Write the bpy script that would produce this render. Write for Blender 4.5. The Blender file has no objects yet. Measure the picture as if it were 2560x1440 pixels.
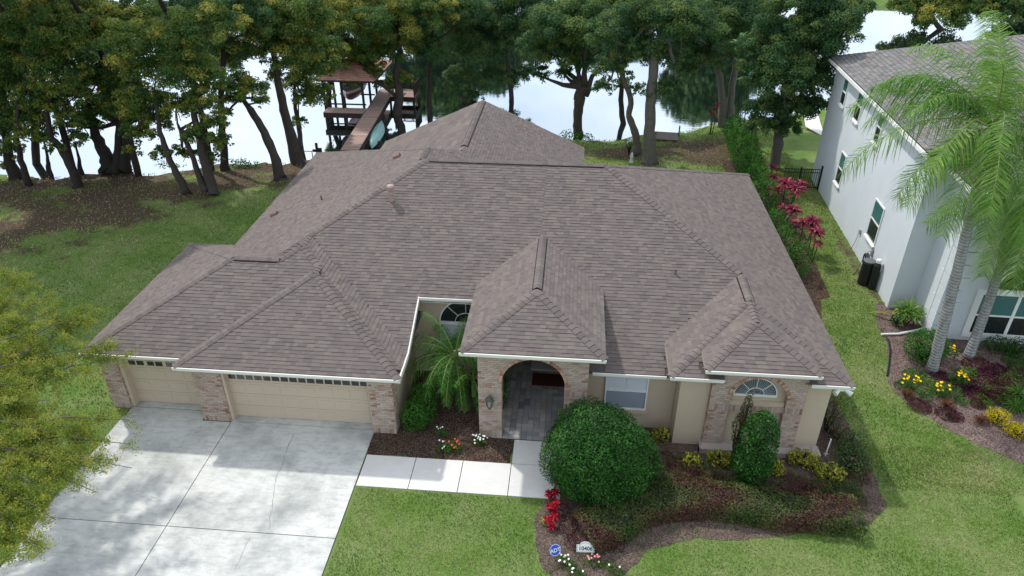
import bpy, bmesh, math, random
import numpy as np
from mathutils import Vector, Matrix
random.seed(7); rng = np.random.default_rng(7)
S = bpy.context.scene; COL = S.collection
# ---------------------------------------------------------------- camera
FPX = 1806.7; CH = 17.035
_yaw, _pit, _rol = .087, .545, -.0008
_f = np.array([-math.sin(_yaw)*math.cos(_pit), math.cos(_yaw)*math.cos(_pit), -math.sin(_pit)])
_r = np.array([math.cos(_yaw), math.sin(_yaw), 0.]); _d = np.cross(_f, _r)
_r2 = math.cos(_rol)*_r + math.sin(_rol)*_d; _d2 = -math.sin(_rol)*_r + math.cos(_rol)*_d
CM = np.array([_r2, _d2, _f])
cam = bpy.data.cameras.new('camera'); co = bpy.data.objects.new('camera', cam); COL.objects.link(co)
cam.sensor_width = 36; cam.lens = FPX/2560*36; cam.clip_end = 1500; cam.clip_start = .1
mw = Matrix.Identity(4)
for i in range(3):
    mw[i][0] = _r2[i]; mw[i][1] = -_d2[i]; mw[i][2] = -_f[i]
mw[2][3] = CH; co.matrix_world = mw; S.camera = co
# ---------------------------------------------------------------- light
SKY_STRENGTH = .15; SUN_STRENGTH = 2.6; EXPOSURE = .3
SUNV = Vector((-.55, .57, 1.0)).normalized()
el = math.asin(SUNV.z); az = math.atan2(SUNV.x, SUNV.y)
W = bpy.data.worlds.new('World'); S.world = W; W.use_nodes = True
nt = W.node_tree; nt.nodes.clear(); N = nt.nodes.new; LK = nt.links.new
out = N('ShaderNodeOutputWorld'); bg = N('ShaderNodeBackground'); sky = N('ShaderNodeTexSky')
sky.sky_type = 'NISHITA'; sky.sun_disc = False; sky.sun_elevation = el; sky.sun_rotation = az
sky.air_density = 1.0; sky.dust_density = 1.5
tc = N('ShaderNodeTexCoord'); sep = N('ShaderNodeSeparateXYZ'); LK(tc.outputs['Generated'], sep.inputs[0])
ad = N('ShaderNodeMath'); ad.operation = 'ADD'; ad.inputs[1].default_value = .12; LK(sep.outputs[2], ad.inputs[0])
dx = N('ShaderNodeMath'); dx.operation = 'DIVIDE'; LK(sep.outputs[0], dx.inputs[0]); LK(ad.outputs[0], dx.inputs[1])
dy = N('ShaderNodeMath'); dy.operation = 'DIVIDE'; LK(sep.outputs[1], dy.inputs[0]); LK(ad.outputs[0], dy.inputs[1])
cb = N('ShaderNodeCombineXYZ'); LK(dx.outputs[0], cb.inputs[0]); LK(dy.outputs[0], cb.inputs[1])
nz = N('ShaderNodeTexNoise'); nz.inputs['Scale'].default_value = 1.3; nz.inputs['Detail'].default_value = 7; nz.inputs['Roughness'].default_value = .55
LK(cb.outputs[0], nz.inputs['Vector'])
rp = N('ShaderNodeValToRGB'); rp.color_ramp.elements[0].position = .33; rp.color_ramp.elements[1].position = .66
LK(nz.outputs['Fac'], rp.inputs[0])
mx = N('ShaderNodeMix'); mx.data_type = 'RGBA'; mx.inputs['B'].default_value = (8.6, 9.1, 9.7, 1)
sc_ = N('ShaderNodeMath'); sc_.operation = 'MULTIPLY_ADD'; sc_.inputs[1].default_value = .6; sc_.inputs[2].default_value = .25; LK(rp.outputs['Color'], sc_.inputs[0])
LK(sc_.outputs[0], mx.inputs['Factor']); LK(sky.outputs[0], mx.inputs['A'])
LK(mx.outputs['Result'], bg.inputs[0]); bg.inputs[1].default_value = SKY_STRENGTH; LK(bg.outputs[0], out.inputs[0])
sl = bpy.data.lights.new('sun', 'SUN'); sl.energy = SUN_STRENGTH; sl.angle = math.radians(1.6); sl.color = (1, .96, .9)
so = bpy.data.objects.new('sun', sl); COL.objects.link(so); so.rotation_euler = SUNV.to_track_quat('Z', 'Y').to_euler()
so.location = (-30, 30, 60)
S.view_settings.view_transform = 'Standard'; S.view_settings.look = 'None'
S.view_settings.exposure = EXPOSURE; S.view_settings.gamma = 1; S.view_settings.use_curve_mapping = False
S.cycles.max_bounces = 8; S.cycles.transparent_max_bounces = 12
# ---------------------------------------------------------------- terrain + measuring helpers
SHORE = [(-120, 30), (-60, 35), (-36.3, 40.2), (-31, 40.8), (-26.4, 41.8), (-22.9, 43.3), (-17.1, 44.9), (-12, 48.2), (-5, 50), (.4, 50.6), (3.7, 50.8), (7.9, 52.9), (10.8, 54.8), (16, 57.5), (25, 61), (45, 68), (120, 82)]
_sx = np.array([p[0] for p in SHORE]); _sy = np.array([p[1] for p in SHORE]); WATER = -.8
def terr(x, y):
    x = np.asarray(x, float); y = np.asarray(y, float)
    d = y - np.interp(x, _sx, _sy) + .35*np.sin(x*.9) + .2*np.sin(x*2.3+1)
    t = np.clip((d+8)/8, 0, 1); z = WATER*t*t*(3-2*t)*1.0
    z = np.where(d > 0, WATER-.22*d, z) + .06*np.clip(-d-1, 0, 1)*0
    return np.maximum(z, -2.4)
def ray(px, py):
    return CM.T @ np.array([px-1280, py-720, FPX])
def at(px, py, z=None, Y=None):
    d = ray(px, py)
    if Y is not None: t = Y/d[1]; return Vector((d[0]*t, Y, CH+d[2]*t))
    if z is not None: t = (z-CH)/d[2]; return Vector((d[0]*t, d[1]*t, z))
    z = 0
    for _ in range(25):
        t = (z-CH)/d[2]; z = .5*z+.5*float(terr(d[0]*t, d[1]*t))
    return Vector((d[0]*t, d[1]*t, z))
def depth(p): return float(_f @ np.array([p[0], p[1], p[2]-CH]))
# ---------------------------------------------------------------- object helpers
def tag(o, label=None, cat=None, group=None, kind=None):
    if label: o['label'] = label
    if cat: o['category'] = cat
    if group: o['group'] = group
    if kind: o['kind'] = kind
    return o
def empty(name, loc=(0, 0, 0), rz=0, **k):
    o = bpy.data.objects.new(name, None); COL.objects.link(o); o.location = loc; o.rotation_euler = (0, 0, rz)
    o.empty_display_size = .2
    return tag(o, **k)
def link(name, me, parent=None, loc=None, rz=None, **k):
    o = bpy.data.objects.new(name, me); COL.objects.link(o)
    if parent: o.parent = parent
    if loc is not None: o.location = loc
    if rz is not None: o.rotation_euler = (0, 0, rz)
    return tag(o, **k)
def pymesh(name, V, F, mat, tones=None, smooth=False):
    me = bpy.data.meshes.new(name); me.from_pydata([tuple(v) for v in V], [], F)
    if mat: me.materials.append(mat)
    if tones is not None:
        a = me.attributes.new('tone', 'FLOAT', 'FACE'); a.data.foreach_set('value', np.asarray(tones, np.float32))
    if smooth: me.polygons.foreach_set('use_smooth', [True]*len(me.polygons))
    me.update(); return me
def npmesh(name, V, nper, mats, tones=None, matidx=None, smooth=False):
    """V: (F*nper,3) separate faces"""
    n = len(V)//nper; me = bpy.data.meshes.new(name)
    me.vertices.add(n*nper); me.vertices.foreach_set('co', np.ascontiguousarray(V, np.float32).ravel())
    me.loops.add(n*nper); me.loops.foreach_set('vertex_index', np.arange(n*nper, dtype=np.int32))
    me.polygons.add(n); me.polygons.foreach_set('loop_start', np.arange(0, n*nper, nper, dtype=np.int32))
    for m in (mats if isinstance(mats, (list, tuple)) else [mats]): me.materials.append(m)
    if matidx is not None: me.polygons.foreach_set('material_index', np.asarray(matidx, np.int32))
    if tones is not None:
        a = me.attributes.new('tone', 'FLOAT', 'FACE'); a.data.foreach_set('value', np.asarray(tones, np.float32))
    me.update(calc_edges=True); me.validate(); return me
class MB:
    def __init__(s): s.V = []; s.F = []; s.T = []; s.tone = 0.
    def add(s, V, F, tone=None):
        b = len(s.V); s.V += [tuple(v) for v in V]; s.F += [tuple(i+b for i in f) for f in F]
        s.T += [s.tone if tone is None else tone]*len(F); return s
    def box(s, x0, y0, z0, x1, y1, z1, tone=None):
        return s.add([(x0,y0,z0),(x1,y0,z0),(x1,y1,z0),(x0,y1,z0),(x0,y0,z1),(x1,y0,z1),(x1,y1,z1),(x0,y1,z1)],
                     [(0,3,2,1),(4,5,6,7),(0,1,5,4),(1,2,6,5),(2,3,7,6),(3,0,4,7)], tone)
    def prism(s, poly, z0, z1, tone=None):
        n = len(poly); V = [(p[0], p[1], z0) for p in poly]+[(p[0], p[1], z1) for p in poly]
        return s.add(V, [tuple(range(n-1, -1, -1)), tuple(range(n, 2*n))]+[(i, (i+1) % n, n+(i+1) % n, n+i) for i in range(n)], tone)
    def xprism(s, poly, y0, y1, tone=None):   # poly in (x,z), extruded along y
        n = len(poly); V = [(p[0], y0, p[1]) for p in poly]+[(p[0], y1, p[1]) for p in poly]
        return s.add(V, [tuple(range(n)), tuple(range(2*n-1, n-1, -1))]+[(i, n+i, n+(i+1) % n, (i+1) % n) for i in range(n)], tone)
    def tube(s, pts, rad, n=8, tone=None, cap=True):
        P = [Vector(p) for p in pts]; R = rad if isinstance(rad, (list, tuple)) else [rad]*len(P)
        b = len(s.V); ref = Vector((.31, .17, .93))
        for i, p in enumerate(P):
            t = (P[min(i+1, len(P)-1)]-P[max(i-1, 0)]).normalized()
            if abs(t.dot(ref)) > .95: ref = Vector((1, .1, 0))
            a = t.cross(ref).normalized(); c = t.cross(a)
            for k in range(n):
                w = 2*math.pi*k/n; s.V.append(tuple(p+(a*math.cos(w)+c*math.sin(w))*R[i]))
        F = [(b+i*n+k, b+i*n+(k+1) % n, b+(i+1)*n+(k+1) % n, b+(i+1)*n+k) for i in range(len(P)-1) for k in range(n)]
        if cap: F += [tuple(b+k for k in range(n-1, -1, -1)), tuple(b+(len(P)-1)*n+k for k in range(n))]
        s.F += F; s.T += [s.tone if tone is None else tone]*len(F); return s
    def lathe(s, c, prof, n=16, tone=None):
        return s.tube_z(c, prof, n, tone)
    def tube_z(s, c, prof, n=16, tone=None):
        b = len(s.V)
        for r, z in prof:
            for k in range(n):
                w = 2*math.pi*k/n; s.V.append((c[0]+r*math.cos(w), c[1]+r*math.sin(w), c[2]+z))
        m = len(prof); F = [(b+i*n+k, b+i*n+(k+1) % n, b+(i+1)*n+(k+1) % n, b+(i+1)*n+k) for i in range(m-1) for k in range(n)]
        F += [tuple(b+k for k in range(n-1, -1, -1)), tuple(b+(m-1)*n+k for k in range(n))]
        s.F += F; s.T += [s.tone if tone is None else tone]*len(F); return s
    def mesh(s, name, mat, smooth=False): return pymesh(name, s.V, s.F, mat, s.T, smooth)
    def build(s, name, mat, parent=None, smooth=False, loc=None, rz=None, **k):
        return link(name, s.mesh(name, mat, smooth), parent, loc, rz, **k)
# ---------------------------------------------------------------- materials
def hexc(h):
    c = [int(h[i:i+2], 16)/255 for i in (0, 2, 4)]
    return tuple((x/12.92 if x <= .04045 else ((x+.055)/1.055)**2.4) for x in c)+(1,)
def base_mat(name, rough=.85, spec=.3):
    m = bpy.data.materials.new(name); m.use_nodes = True; t = m.node_tree; b = t.nodes['Principled BSDF']
    b.inputs['Roughness'].default_value = rough; b.inputs['Specular IOR Level'].default_value = spec
    return m, t, b
def ramp(t, cols, const=False):
    r = t.nodes.new('ShaderNodeValToRGB'); e = r.color_ramp.elements
    if const: r.color_ramp.interpolation = 'CONSTANT'
    n = len(cols)
    for i, c in enumerate(cols):
        pos = i/(n if const else n-1)
        c = c if len(c) == 4 else tuple(c)+(1,)
        if i < 2: e[i].position = pos; e[i].color = c
        else: q = e.new(pos); q.color = c
    if len(cols) > 1: e[1].position = 1/(n if const else n-1)
    return r
def tex(t, kind, scale, detail=4, coord='Object', rough=.55, stretch=None):
    tcn = t.nodes.new('ShaderNodeTexCoord'); n = t.nodes.new('ShaderNodeTex'+kind)
    if 'Scale' in n.inputs: n.inputs['Scale'].default_value = scale
    if 'Detail' in n.inputs: n.inputs['Detail'].default_value = detail
    if 'Roughness' in n.inputs and kind == 'Noise': n.inputs['Roughness'].default_value = rough
    if stretch:
        mp = t.nodes.new('ShaderNodeMapping'); mp.inputs['Scale'].default_value = stretch
        t.links.new(tcn.outputs[coord], mp.inputs[0]); t.links.new(mp.outputs[0], n.inputs['Vector'])
    else: t.links.new(tcn.outputs[coord], n.inputs['Vector'])
    return n
def mixc(t, fac, a, b, mode='MIX'):
    m = t.nodes.new('ShaderNodeMix'); m.data_type = 'RGBA'; m.blend_type = mode
    for s, v in (('Factor', fac), ('A', a), ('B', b)):
        i = m.inputs[s]
        if hasattr(v, 'links') or hasattr(v, 'is_linked'): t.links.new(v, i)
        else: i.default_value = v
    return m.outputs['Result']
def maprange(t, v, a, b, c=0., d=1.):
    m = t.nodes.new('ShaderNodeMapRange'); m.inputs[1].default_value = a; m.inputs[2].default_value = b
    m.inputs[3].default_value = c; m.inputs[4].default_value = d; t.links.new(v, m.inputs[0]); return m.outputs[0]
def bump(t, b, h, strength=.3, dist=.02):
    n = t.nodes.new('ShaderNodeBump'); n.inputs['Strength'].default_value = strength; n.inputs['Distance'].default_value = dist
    t.links.new(h, n.inputs['Height']); t.links.new(n.outputs[0], b.inputs['Normal'])
def plain(name, col, rough=.8, spec=.3, var=.12, scale=6, bmp=.0, metal=0):
    m, t, b = base_mat(name, rough, spec); b.inputs['Metallic'].default_value = metal
    n = tex(t, 'Noise', scale, 6); c2 = tuple(min(1, x*(1+var)) for x in col[:3])+(1,); c1 = tuple(x*(1-var) for x in col[:3])+(1,)
    r = ramp(t, [c1, c2]); t.links.new(n.outputs[0], r.inputs[0]); t.links.new(r.outputs[0], b.inputs['Base Color'])
    if bmp:
        n2 = tex(t, 'Noise', 60, 3); bump(t, b, n2.outputs[0], bmp, .01)
    return m
def toned(name, cols, rough=.85, spec=.25, const=False, grain=.12, gscale=40, bmp=0, trans=0, dirt=0, dirtcol=(.05, .05, .04, 1)):
    """tone attribute (joined pieces) or per-object random (single pieces)"""
    m, t, b = base_mat(name, rough, spec)
    a = t.nodes.new('ShaderNodeAttribute'); a.attribute_name = 'tone'
    p = t.nodes.new('ShaderNodeAttribute'); p.attribute_name = 'piece'
    oi = t.nodes.new('ShaderNodeObjectInfo'); mm = t.nodes.new('ShaderNodeMath'); mm.operation = 'MULTIPLY_ADD'
    t.links.new(p.outputs['Fac'], mm.inputs[0]); t.links.new(oi.outputs['Random'], mm.inputs[1]); t.links.new(a.outputs['Fac'], mm.inputs[2])
    r = ramp(t, cols, const); t.links.new(mm.outputs[0], r.inputs[0]); c = r.outputs[0]
    if grain:
        n = tex(t, 'Noise', gscale, 3); v = maprange(t, n.outputs[0], .3, .7, 1-grain, 1+grain)
        c = mixc(t, 1., c, v, 'MULTIPLY')
    if dirt:
        n = tex(t, 'Noise', .35, 5); v = maprange(t, n.outputs[0], .45, .75, 0, dirt); c = mixc(t, v, c, dirtcol)
    t.links.new(c, b.inputs['Base Color'])
    if bmp:
        n2 = tex(t, 'Noise', 80, 3); bump(t, b, n2.outputs[0], bmp, .01)
    if trans:
        tr = t.nodes.new('ShaderNodeBsdfTranslucent'); t.links.new(c, tr.inputs[0])
        ms = t.nodes.new('ShaderNodeMixShader'); ms.inputs[0].default_value = trans
        o = t.nodes['Material Output']; t.links.new(b.outputs[0], ms.inputs[1]); t.links.new(tr.outputs[0], ms.inputs[2]); t.links.new(ms.outputs[0], o.inputs[0])
    return m
def leafmat(name, cols, trans=.3, rough=.62, spec=.14): return toned(name, cols, rough, spec, False, .1, 3, 0, trans)
def L(r, g, b): return (r, g, b, 1)
M = {}
M['shingle'] = toned('roof_shingle', [L(.120,.101,.096), L(.150,.127,.116), L(.163,.138,.124), L(.130,.110,.104), L(.174,.148,.131), L(.143,.121,.113), L(.124,.105,.102), L(.158,.133,.121)], .92, .12, False, .14, 55, .3)
M['shaded_shingle_edge'] = plain('shaded_shingle_edge', L(.035,.030,.030), .95, .1)  # dark asphalt butt edge, its colour also paints the shade line under each course
M['shingle2'] = toned('weathered_shingle', [L(.12,.115,.115), L(.19,.18,.17), L(.15,.165,.16), L(.22,.205,.195), L(.17,.145,.14), L(.14,.145,.15), L(.21,.20,.20), L(.16,.15,.148)], .92, .15, False, .15, 30)
M['brick'] = toned('brick', [L(.42,.345,.285), L(.38,.30,.245), L(.46,.39,.335), L(.36,.265,.21), L(.43,.35,.29), L(.45,.375,.32), L(.31,.205,.155), L(.42,.35,.30), L(.39,.31,.255)], .9, .2, False, .2, 30, .3)
M['redbrick'] = toned('red_brick', [L(.27,.14,.10), L(.32,.18,.13), L(.36,.23,.175), L(.24,.13,.10)], .9, .2, False, .2, 30, .3)
M['mortar'] = plain('mortar', L(.36,.31,.28), .95, .1, .15, 12)
M['stucco'] = plain('tan_stucco', L(.50,.415,.31), .9, .2, .07, 2.2, .35)
M['nstucco'] = plain('pale_blue_grey_stucco', L(.58,.63,.66), .9, .2, .08, .9, .5)
M['white'] = plain('white_trim', L(.74,.76,.74), .5, .4, .05, 2)
M['cream'] = plain('cream_fascia', L(.66,.66,.60), .55, .4, .05, 2)
M['tanpaint'] = plain('tan_painted_door', L(.52,.435,.33), .5, .4, .05, 1.5)
M['black'] = plain('black_metal', L(.012,.012,.013), .5, .4, .2)
M['vent'] = plain('ridge_vent_edge', L(.012,.011,.011), .8, .2, .2)
M['brownpipe'] = plain('brown_vent_metal', L(.17,.10,.075), .6, .4, .15)
M['dark'] = plain('dark_interior', L(.012,.012,.012), .9, .1)
M['canoe'] = plain('teal_canoe', L(.26,.47,.46), .45, .5, .12, 3)
M['wood'] = toned('dock_boards', [L(.30,.20,.165), L(.36,.25,.21), L(.27,.185,.155), L(.41,.30,.26)], .7, .3, False, .18, 12)
M['darkwood'] = plain('dark_timber', L(.045,.035,.03), .85, .2, .3, 4)
M['greywood'] = plain('grey_timber', L(.17,.15,.13), .9, .2, .25, 5)
M['bark'] = plain('bark', L(.125,.115,.10), .95, .15, .4, 5, .9)
M['barkmidshade'] = plain('brown_shaded_bark', L(.062,.053,.046), .95, .15, .4, 5, .9)  # brown bark with some shade put into the colour of the left oaks
M['barkdarkshade'] = plain('dark_shaded_bark', L(.04,.034,.03), .95, .15, .4, 5, .9)  # dark bark, also carrying the backlit shade of the left trunks in its colour
M['palmtrunk'] = None
M['bronze'] = plain('verdigris_bronze', L(.06,.075,.065), .5, .5, .3, 30)
M['rug'] = plain('red_mat', L(.07,.025,.018), .95, .1, .3, 20)
M['boatwhite'] = plain('boat_white', L(.55,.53,.5), .35, .5, .08)
M['boatred'] = plain('boat_red', L(.16,.035,.03), .35, .5, .1)
M['tile'] = toned('red_roof_tile', [L(.42,.22,.17), L(.50,.28,.22), L(.36,.18,.14), L(.55,.33,.27)], .8, .2, False, .15, 10)
M['door'] = plain('dark_front_door', L(.035,.02,.015), .5, .3, .2)
M['blue'] = plain('sign_blue', L(.02,.07,.42), .4, .4, .05)
def glass(name, col, rough=.05, spec=.9):
    m, t, b = base_mat(name, rough, spec); b.inputs['Base Color'].default_value = col
    n = tex(t, 'Noise', 1.2, 2); bump(t, b, n.outputs[0], .06, .02); return m
M['glass'] = glass('dark_glass', L(.018,.024,.024)); M['tealglass'] = glass('teal_tinted_glass', L(.05,.16,.15)); M['blind'] = plain('window_blinds', L(.56,.60,.64), .6, .3, .03)
M['blindlow'] = plain('screened_blinds', L(.24,.28,.33), .6, .3, .03)
# palm trunk: rings
m, t, b = base_mat('palm_trunk', .9, .2)
wv = tex(t, 'Wave', 2.6, 3, stretch=(1, 1, 1)); wv.bands_direction = 'Z'; wv.inputs['Distortion'].default_value = 2.5; wv.inputs['Detail Scale'].default_value = 2
n = tex(t, 'Noise', 3, 6, stretch=(2.5, 2.5, .8)); r = ramp(t, [L(.11,.115,.115), L(.28,.285,.28), L(.45,.46,.45)]); t.links.new(n.outputs[0], r.inputs[0])
v = maprange(t, wv.outputs['Fac'], .0, .35, .55, 1.); c = mixc(t, 1., r.outputs[0], v, 'MULTIPLY'); t.links.new(c, b.inputs['Base Color']); bump(t, b, wv.outputs['Fac'], .4, .03); M['palmtrunk'] = m
# concrete
def concrete(name, c1, c2, stain, sscale=.5):
    m, t, b = base_mat(name, .85, .25)
    n1 = tex(t, 'Noise', sscale, 9, rough=.66); n2 = tex(t, 'Noise', 26, 4, rough=.7); n3 = tex(t, 'Noise', 4, 8, rough=.75, stretch=(.5, 1.6, 1))
    r = ramp(t, [c1, c2]); t.links.new(n2.outputs[0], r.inputs[0])
    v = maprange(t, n1.outputs[0], .44, .68, 0, stain); c = mixc(t, v, r.outputs[0], L(.15,.165,.165))
    v2 = maprange(t, n3.outputs[0], .48, .72, 0, stain*.8); c = mixc(t, v2, c, L(.20,.21,.20))
    t.links.new(c, b.inputs['Base Color']); bump(t, b, n2.outputs[0], .25, .006); return m
M['drive'] = concrete('driveway_concrete', L(.51,.52,.495), L(.64,.645,.615), .66)
M['walk'] = concrete('sidewalk_concrete', L(.60,.59,.56), L(.69,.68,.645), .12, .8)
M['paver'] = toned('grey_paver', [L(.26,.26,.265), L(.37,.35,.33), L(.18,.185,.20), L(.43,.40,.37), L(.31,.315,.33), L(.23,.23,.24)], .85, .25, False, .15, 30)
M['crack'] = plain('joint_dark', L(.06,.055,.05), .95, .1)
# ground material: lawn with straw patches and leaf litter towards the trees
m, t, b = base_mat('lawn_ground', .95, .1)
g1 = tex(t, 'Noise', .55, 8, rough=.65); g2 = tex(t, 'Noise', 22, 5, rough=.8); g3 = tex(t, 'Noise', 90, 3, rough=.8)
r1 = ramp(t, [L(.06,.13,.022), L(.11,.19,.04), L(.18,.23,.085), L(.28,.275,.16)]); v = mixc(t, .45, g1.outputs[0], g2.outputs[0])
vv = maprange(t, v, .32, .7); t.links.new(vv, r1.inputs[0])
gr = mixc(t, 1., r1.outputs[0], maprange(t, g3.outputs[0], .3, .7, .6, 1.35), 'MULTIPLY')
lit = ramp(t, [L(.022,.016,.011), L(.06,.043,.03), L(.12,.09,.062), L(.035,.028,.02)]); n5 = tex(t, 'Noise', 14, 6, rough=.8); t.links.new(n5.outputs[0], lit.inputs[0])
lr = t.nodes.new('ShaderNodeAttribute'); lr.attribute_name = 'litter'
nn = tex(t, 'Noise', .5, 6, rough=.7); ma = t.nodes.new('ShaderNodeMath'); ma.operation = 'ADD'; t.links.new(lr.outputs['Fac'], ma.inputs[0]); t.links.new(maprange(t, nn.outputs[0], .3, .7, -.45, .45), ma.inputs[1])
cc = mixc(t, maprange(t, ma.outputs[0], .35, .6), gr, lit.outputs[0]); t.links.new(cc, b.inputs['Base Color']); bump(t, b, g3.outputs[0], .6, .03); M['ground'] = m
def speckle(name, cols, sc=40, bigc=None):
    m, t, b = base_mat(name, .95, .1); v = tex(t, 'Voronoi', sc); w = tex(t, 'Noise', 3, 6, rough=.7)
    r = ramp(t, cols); sp = t.nodes.new('ShaderNodeSeparateColor'); t.links.new(v.outputs['Color'], sp.inputs[0]); t.links.new(sp.outputs[0], r.inputs[0])
    c = mixc(t, 1., r.outputs[0], maprange(t, w.outputs[0], .3, .7, .6, 1.3), 'MULTIPLY'); t.links.new(c, b.inputs['Base Color']); bump(t, b, v.outputs['Distance'], .6, .02); return m
M['mulch'] = speckle('brown_mulch', [L(.05,.032,.022), L(.10,.065,.045), L(.15,.105,.08), L(.035,.022,.016)])
M['mulch2'] = speckle('weathered_mulch', [L(.06,.045,.035), L(.12,.092,.075), L(.20,.16,.135), L(.08,.055,.045)])
M['mulch3'] = speckle('reddish_mulch', [L(.13,.09,.08), L(.22,.16,.14), L(.30,.24,.21), L(.10,.06,.06)])
M['chip'] = toned('mulch_chip', [L(.045,.03,.02), L(.10,.065,.045), L(.19,.135,.10), L(.30,.24,.19)], .95, .1)
M['chip2'] = toned('pale_mulch_chip', [L(.07,.05,.04), L(.16,.12,.095), L(.30,.24,.20), L(.11,.065,.05)], .95, .1)
M['grass'] = toned('grass_blades', [L(.08,.165,.022), L(.145,.24,.038), L(.24,.30,.07), L(.37,.38,.15), L(.52,.48,.29)], .8, .08, False, 0, 1, 0, .25)
M['deadleaf'] = toned('fallen_leaf', [L(.12,.08,.045), L(.22,.16,.09), L(.32,.26,.15), L(.16,.10,.06)], .8, .2)
# water
m, t, b = base_mat('lake_water', .025, 1.); b.inputs['Base Color'].default_value = L(.012,.022,.018); b.inputs['IOR'].default_value = 1.6
w1 = tex(t, 'Noise', .9, 3, stretch=(.5, 1.6, 1)); w2 = tex(t, 'Noise', 7, 2); wm = mixc(t, .2, w1.outputs[0], w2.outputs[0]); bump(t, b, wm, .09, .03); gl = t.nodes.new('ShaderNodeBsdfGlossy'); gl.inputs['Roughness'].default_value = .03; gl.inputs['Color'].default_value = L(.88,.95,1.); t.links.new(b.inputs['Normal'].links[0].from_socket, gl.inputs['Normal'])
ms = t.nodes.new('ShaderNodeMixShader'); ms.inputs[0].default_value = .62; t.links.new(b.outputs[0], ms.inputs[1]); t.links.new(gl.outputs[0], ms.inputs[2]); t.links.new(ms.outputs[0], t.nodes['Material Output'].inputs[0]); M['water'] = m
# foliage
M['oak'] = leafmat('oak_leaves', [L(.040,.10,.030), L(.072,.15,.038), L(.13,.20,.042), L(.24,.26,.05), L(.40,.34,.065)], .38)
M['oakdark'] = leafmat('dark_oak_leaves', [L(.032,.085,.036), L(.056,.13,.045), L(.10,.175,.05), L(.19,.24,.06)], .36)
M['far'] = leafmat('far_leaves', [L(.03,.08,.02), L(.055,.115,.025), L(.10,.16,.035)], .3)
M['bush'] = leafmat('glossy_bush_leaves', [L(.008,.045,.006), L(.016,.078,.009), L(.03,.12,.014), L(.06,.18,.03)], .25, .5, .25)
M['hedge'] = leafmat('hedge_leaves', [L(.03,.10,.015), L(.05,.16,.02), L(.08,.22,.035)], .3)
M['yellowbush'] = leafmat('yellow_green_leaves', [L(.10,.17,.02), L(.24,.28,.03), L(.40,.38,.06), L(.52,.46,.08)], .3)
M['gold'] = leafmat('golden_leaves', [L(.30,.26,.01), L(.55,.45,.01), L(.7,.58,.02)], .3)
M['cypress'] = leafmat('fine_yellow_green_leaves', [L(.08,.15,.022), L(.16,.235,.035), L(.29,.32,.05), L(.46,.41,.08)], .4)
M['green'] = leafmat('herb_leaves', [L(.03,.09,.015), L(.06,.15,.025), L(.11,.20,.03)], .3)
M['cover'] = leafmat('ground_cover_leaves', [L(.035,.07,.018), L(.07,.11,.028), L(.11,.13,.038), L(.085,.075,.03), L(.115,.055,.04), L(.075,.025,.028)], .25)
M['purple'] = leafmat('purple_leaves', [L(.035,.008,.018), L(.075,.015,.035), L(.12,.03,.045), L(.05,.03,.02)], .25)
M['bronzegrass'] = leafmat('bronze_grass', [L(.06,.025,.015), L(.12,.05,.025), L(.16,.08,.035)], .25)
M['ti'] = leafmat('magenta_leaves', [L(.05,.006,.018), L(.16,.012,.04), L(.34,.025,.08), L(.5,.16,.18)], .3)
M['red'] = leafmat('scarlet_leaves', [L(.14,.003,.012), L(.32,.006,.022), L(.50,.02,.045)], .3)
M['palm'] = leafmat('palm_leaflets', [L(.05,.14,.018), L(.09,.22,.03), L(.16,.31,.05), L(.27,.38,.09)], .35, .55, .2)
M['pygmy'] = leafmat('date_palm_leaflets', [L(.03,.12,.015), L(.06,.20,.025), L(.11,.28,.04)], .35, .55, .2)
M['flower_white'] = plain('white_petals', L(.8,.8,.78), .6, .2, .03); M['flower_red'] = plain('coral_petals', L(.7,.08,.04), .6, .2, .05)
M['flower_pink'] = plain('pink_petals', L(.7,.22,.3), .6, .2, .05); M['flower_yellow'] = plain('yellow_petals', L(.85,.55,.01), .6, .2, .05)
M['banana'] = leafmat('broad_leaves', [L(.03,.10,.03), L(.06,.17,.05), L(.12,.25,.06)], .35, .35, .5)
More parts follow.
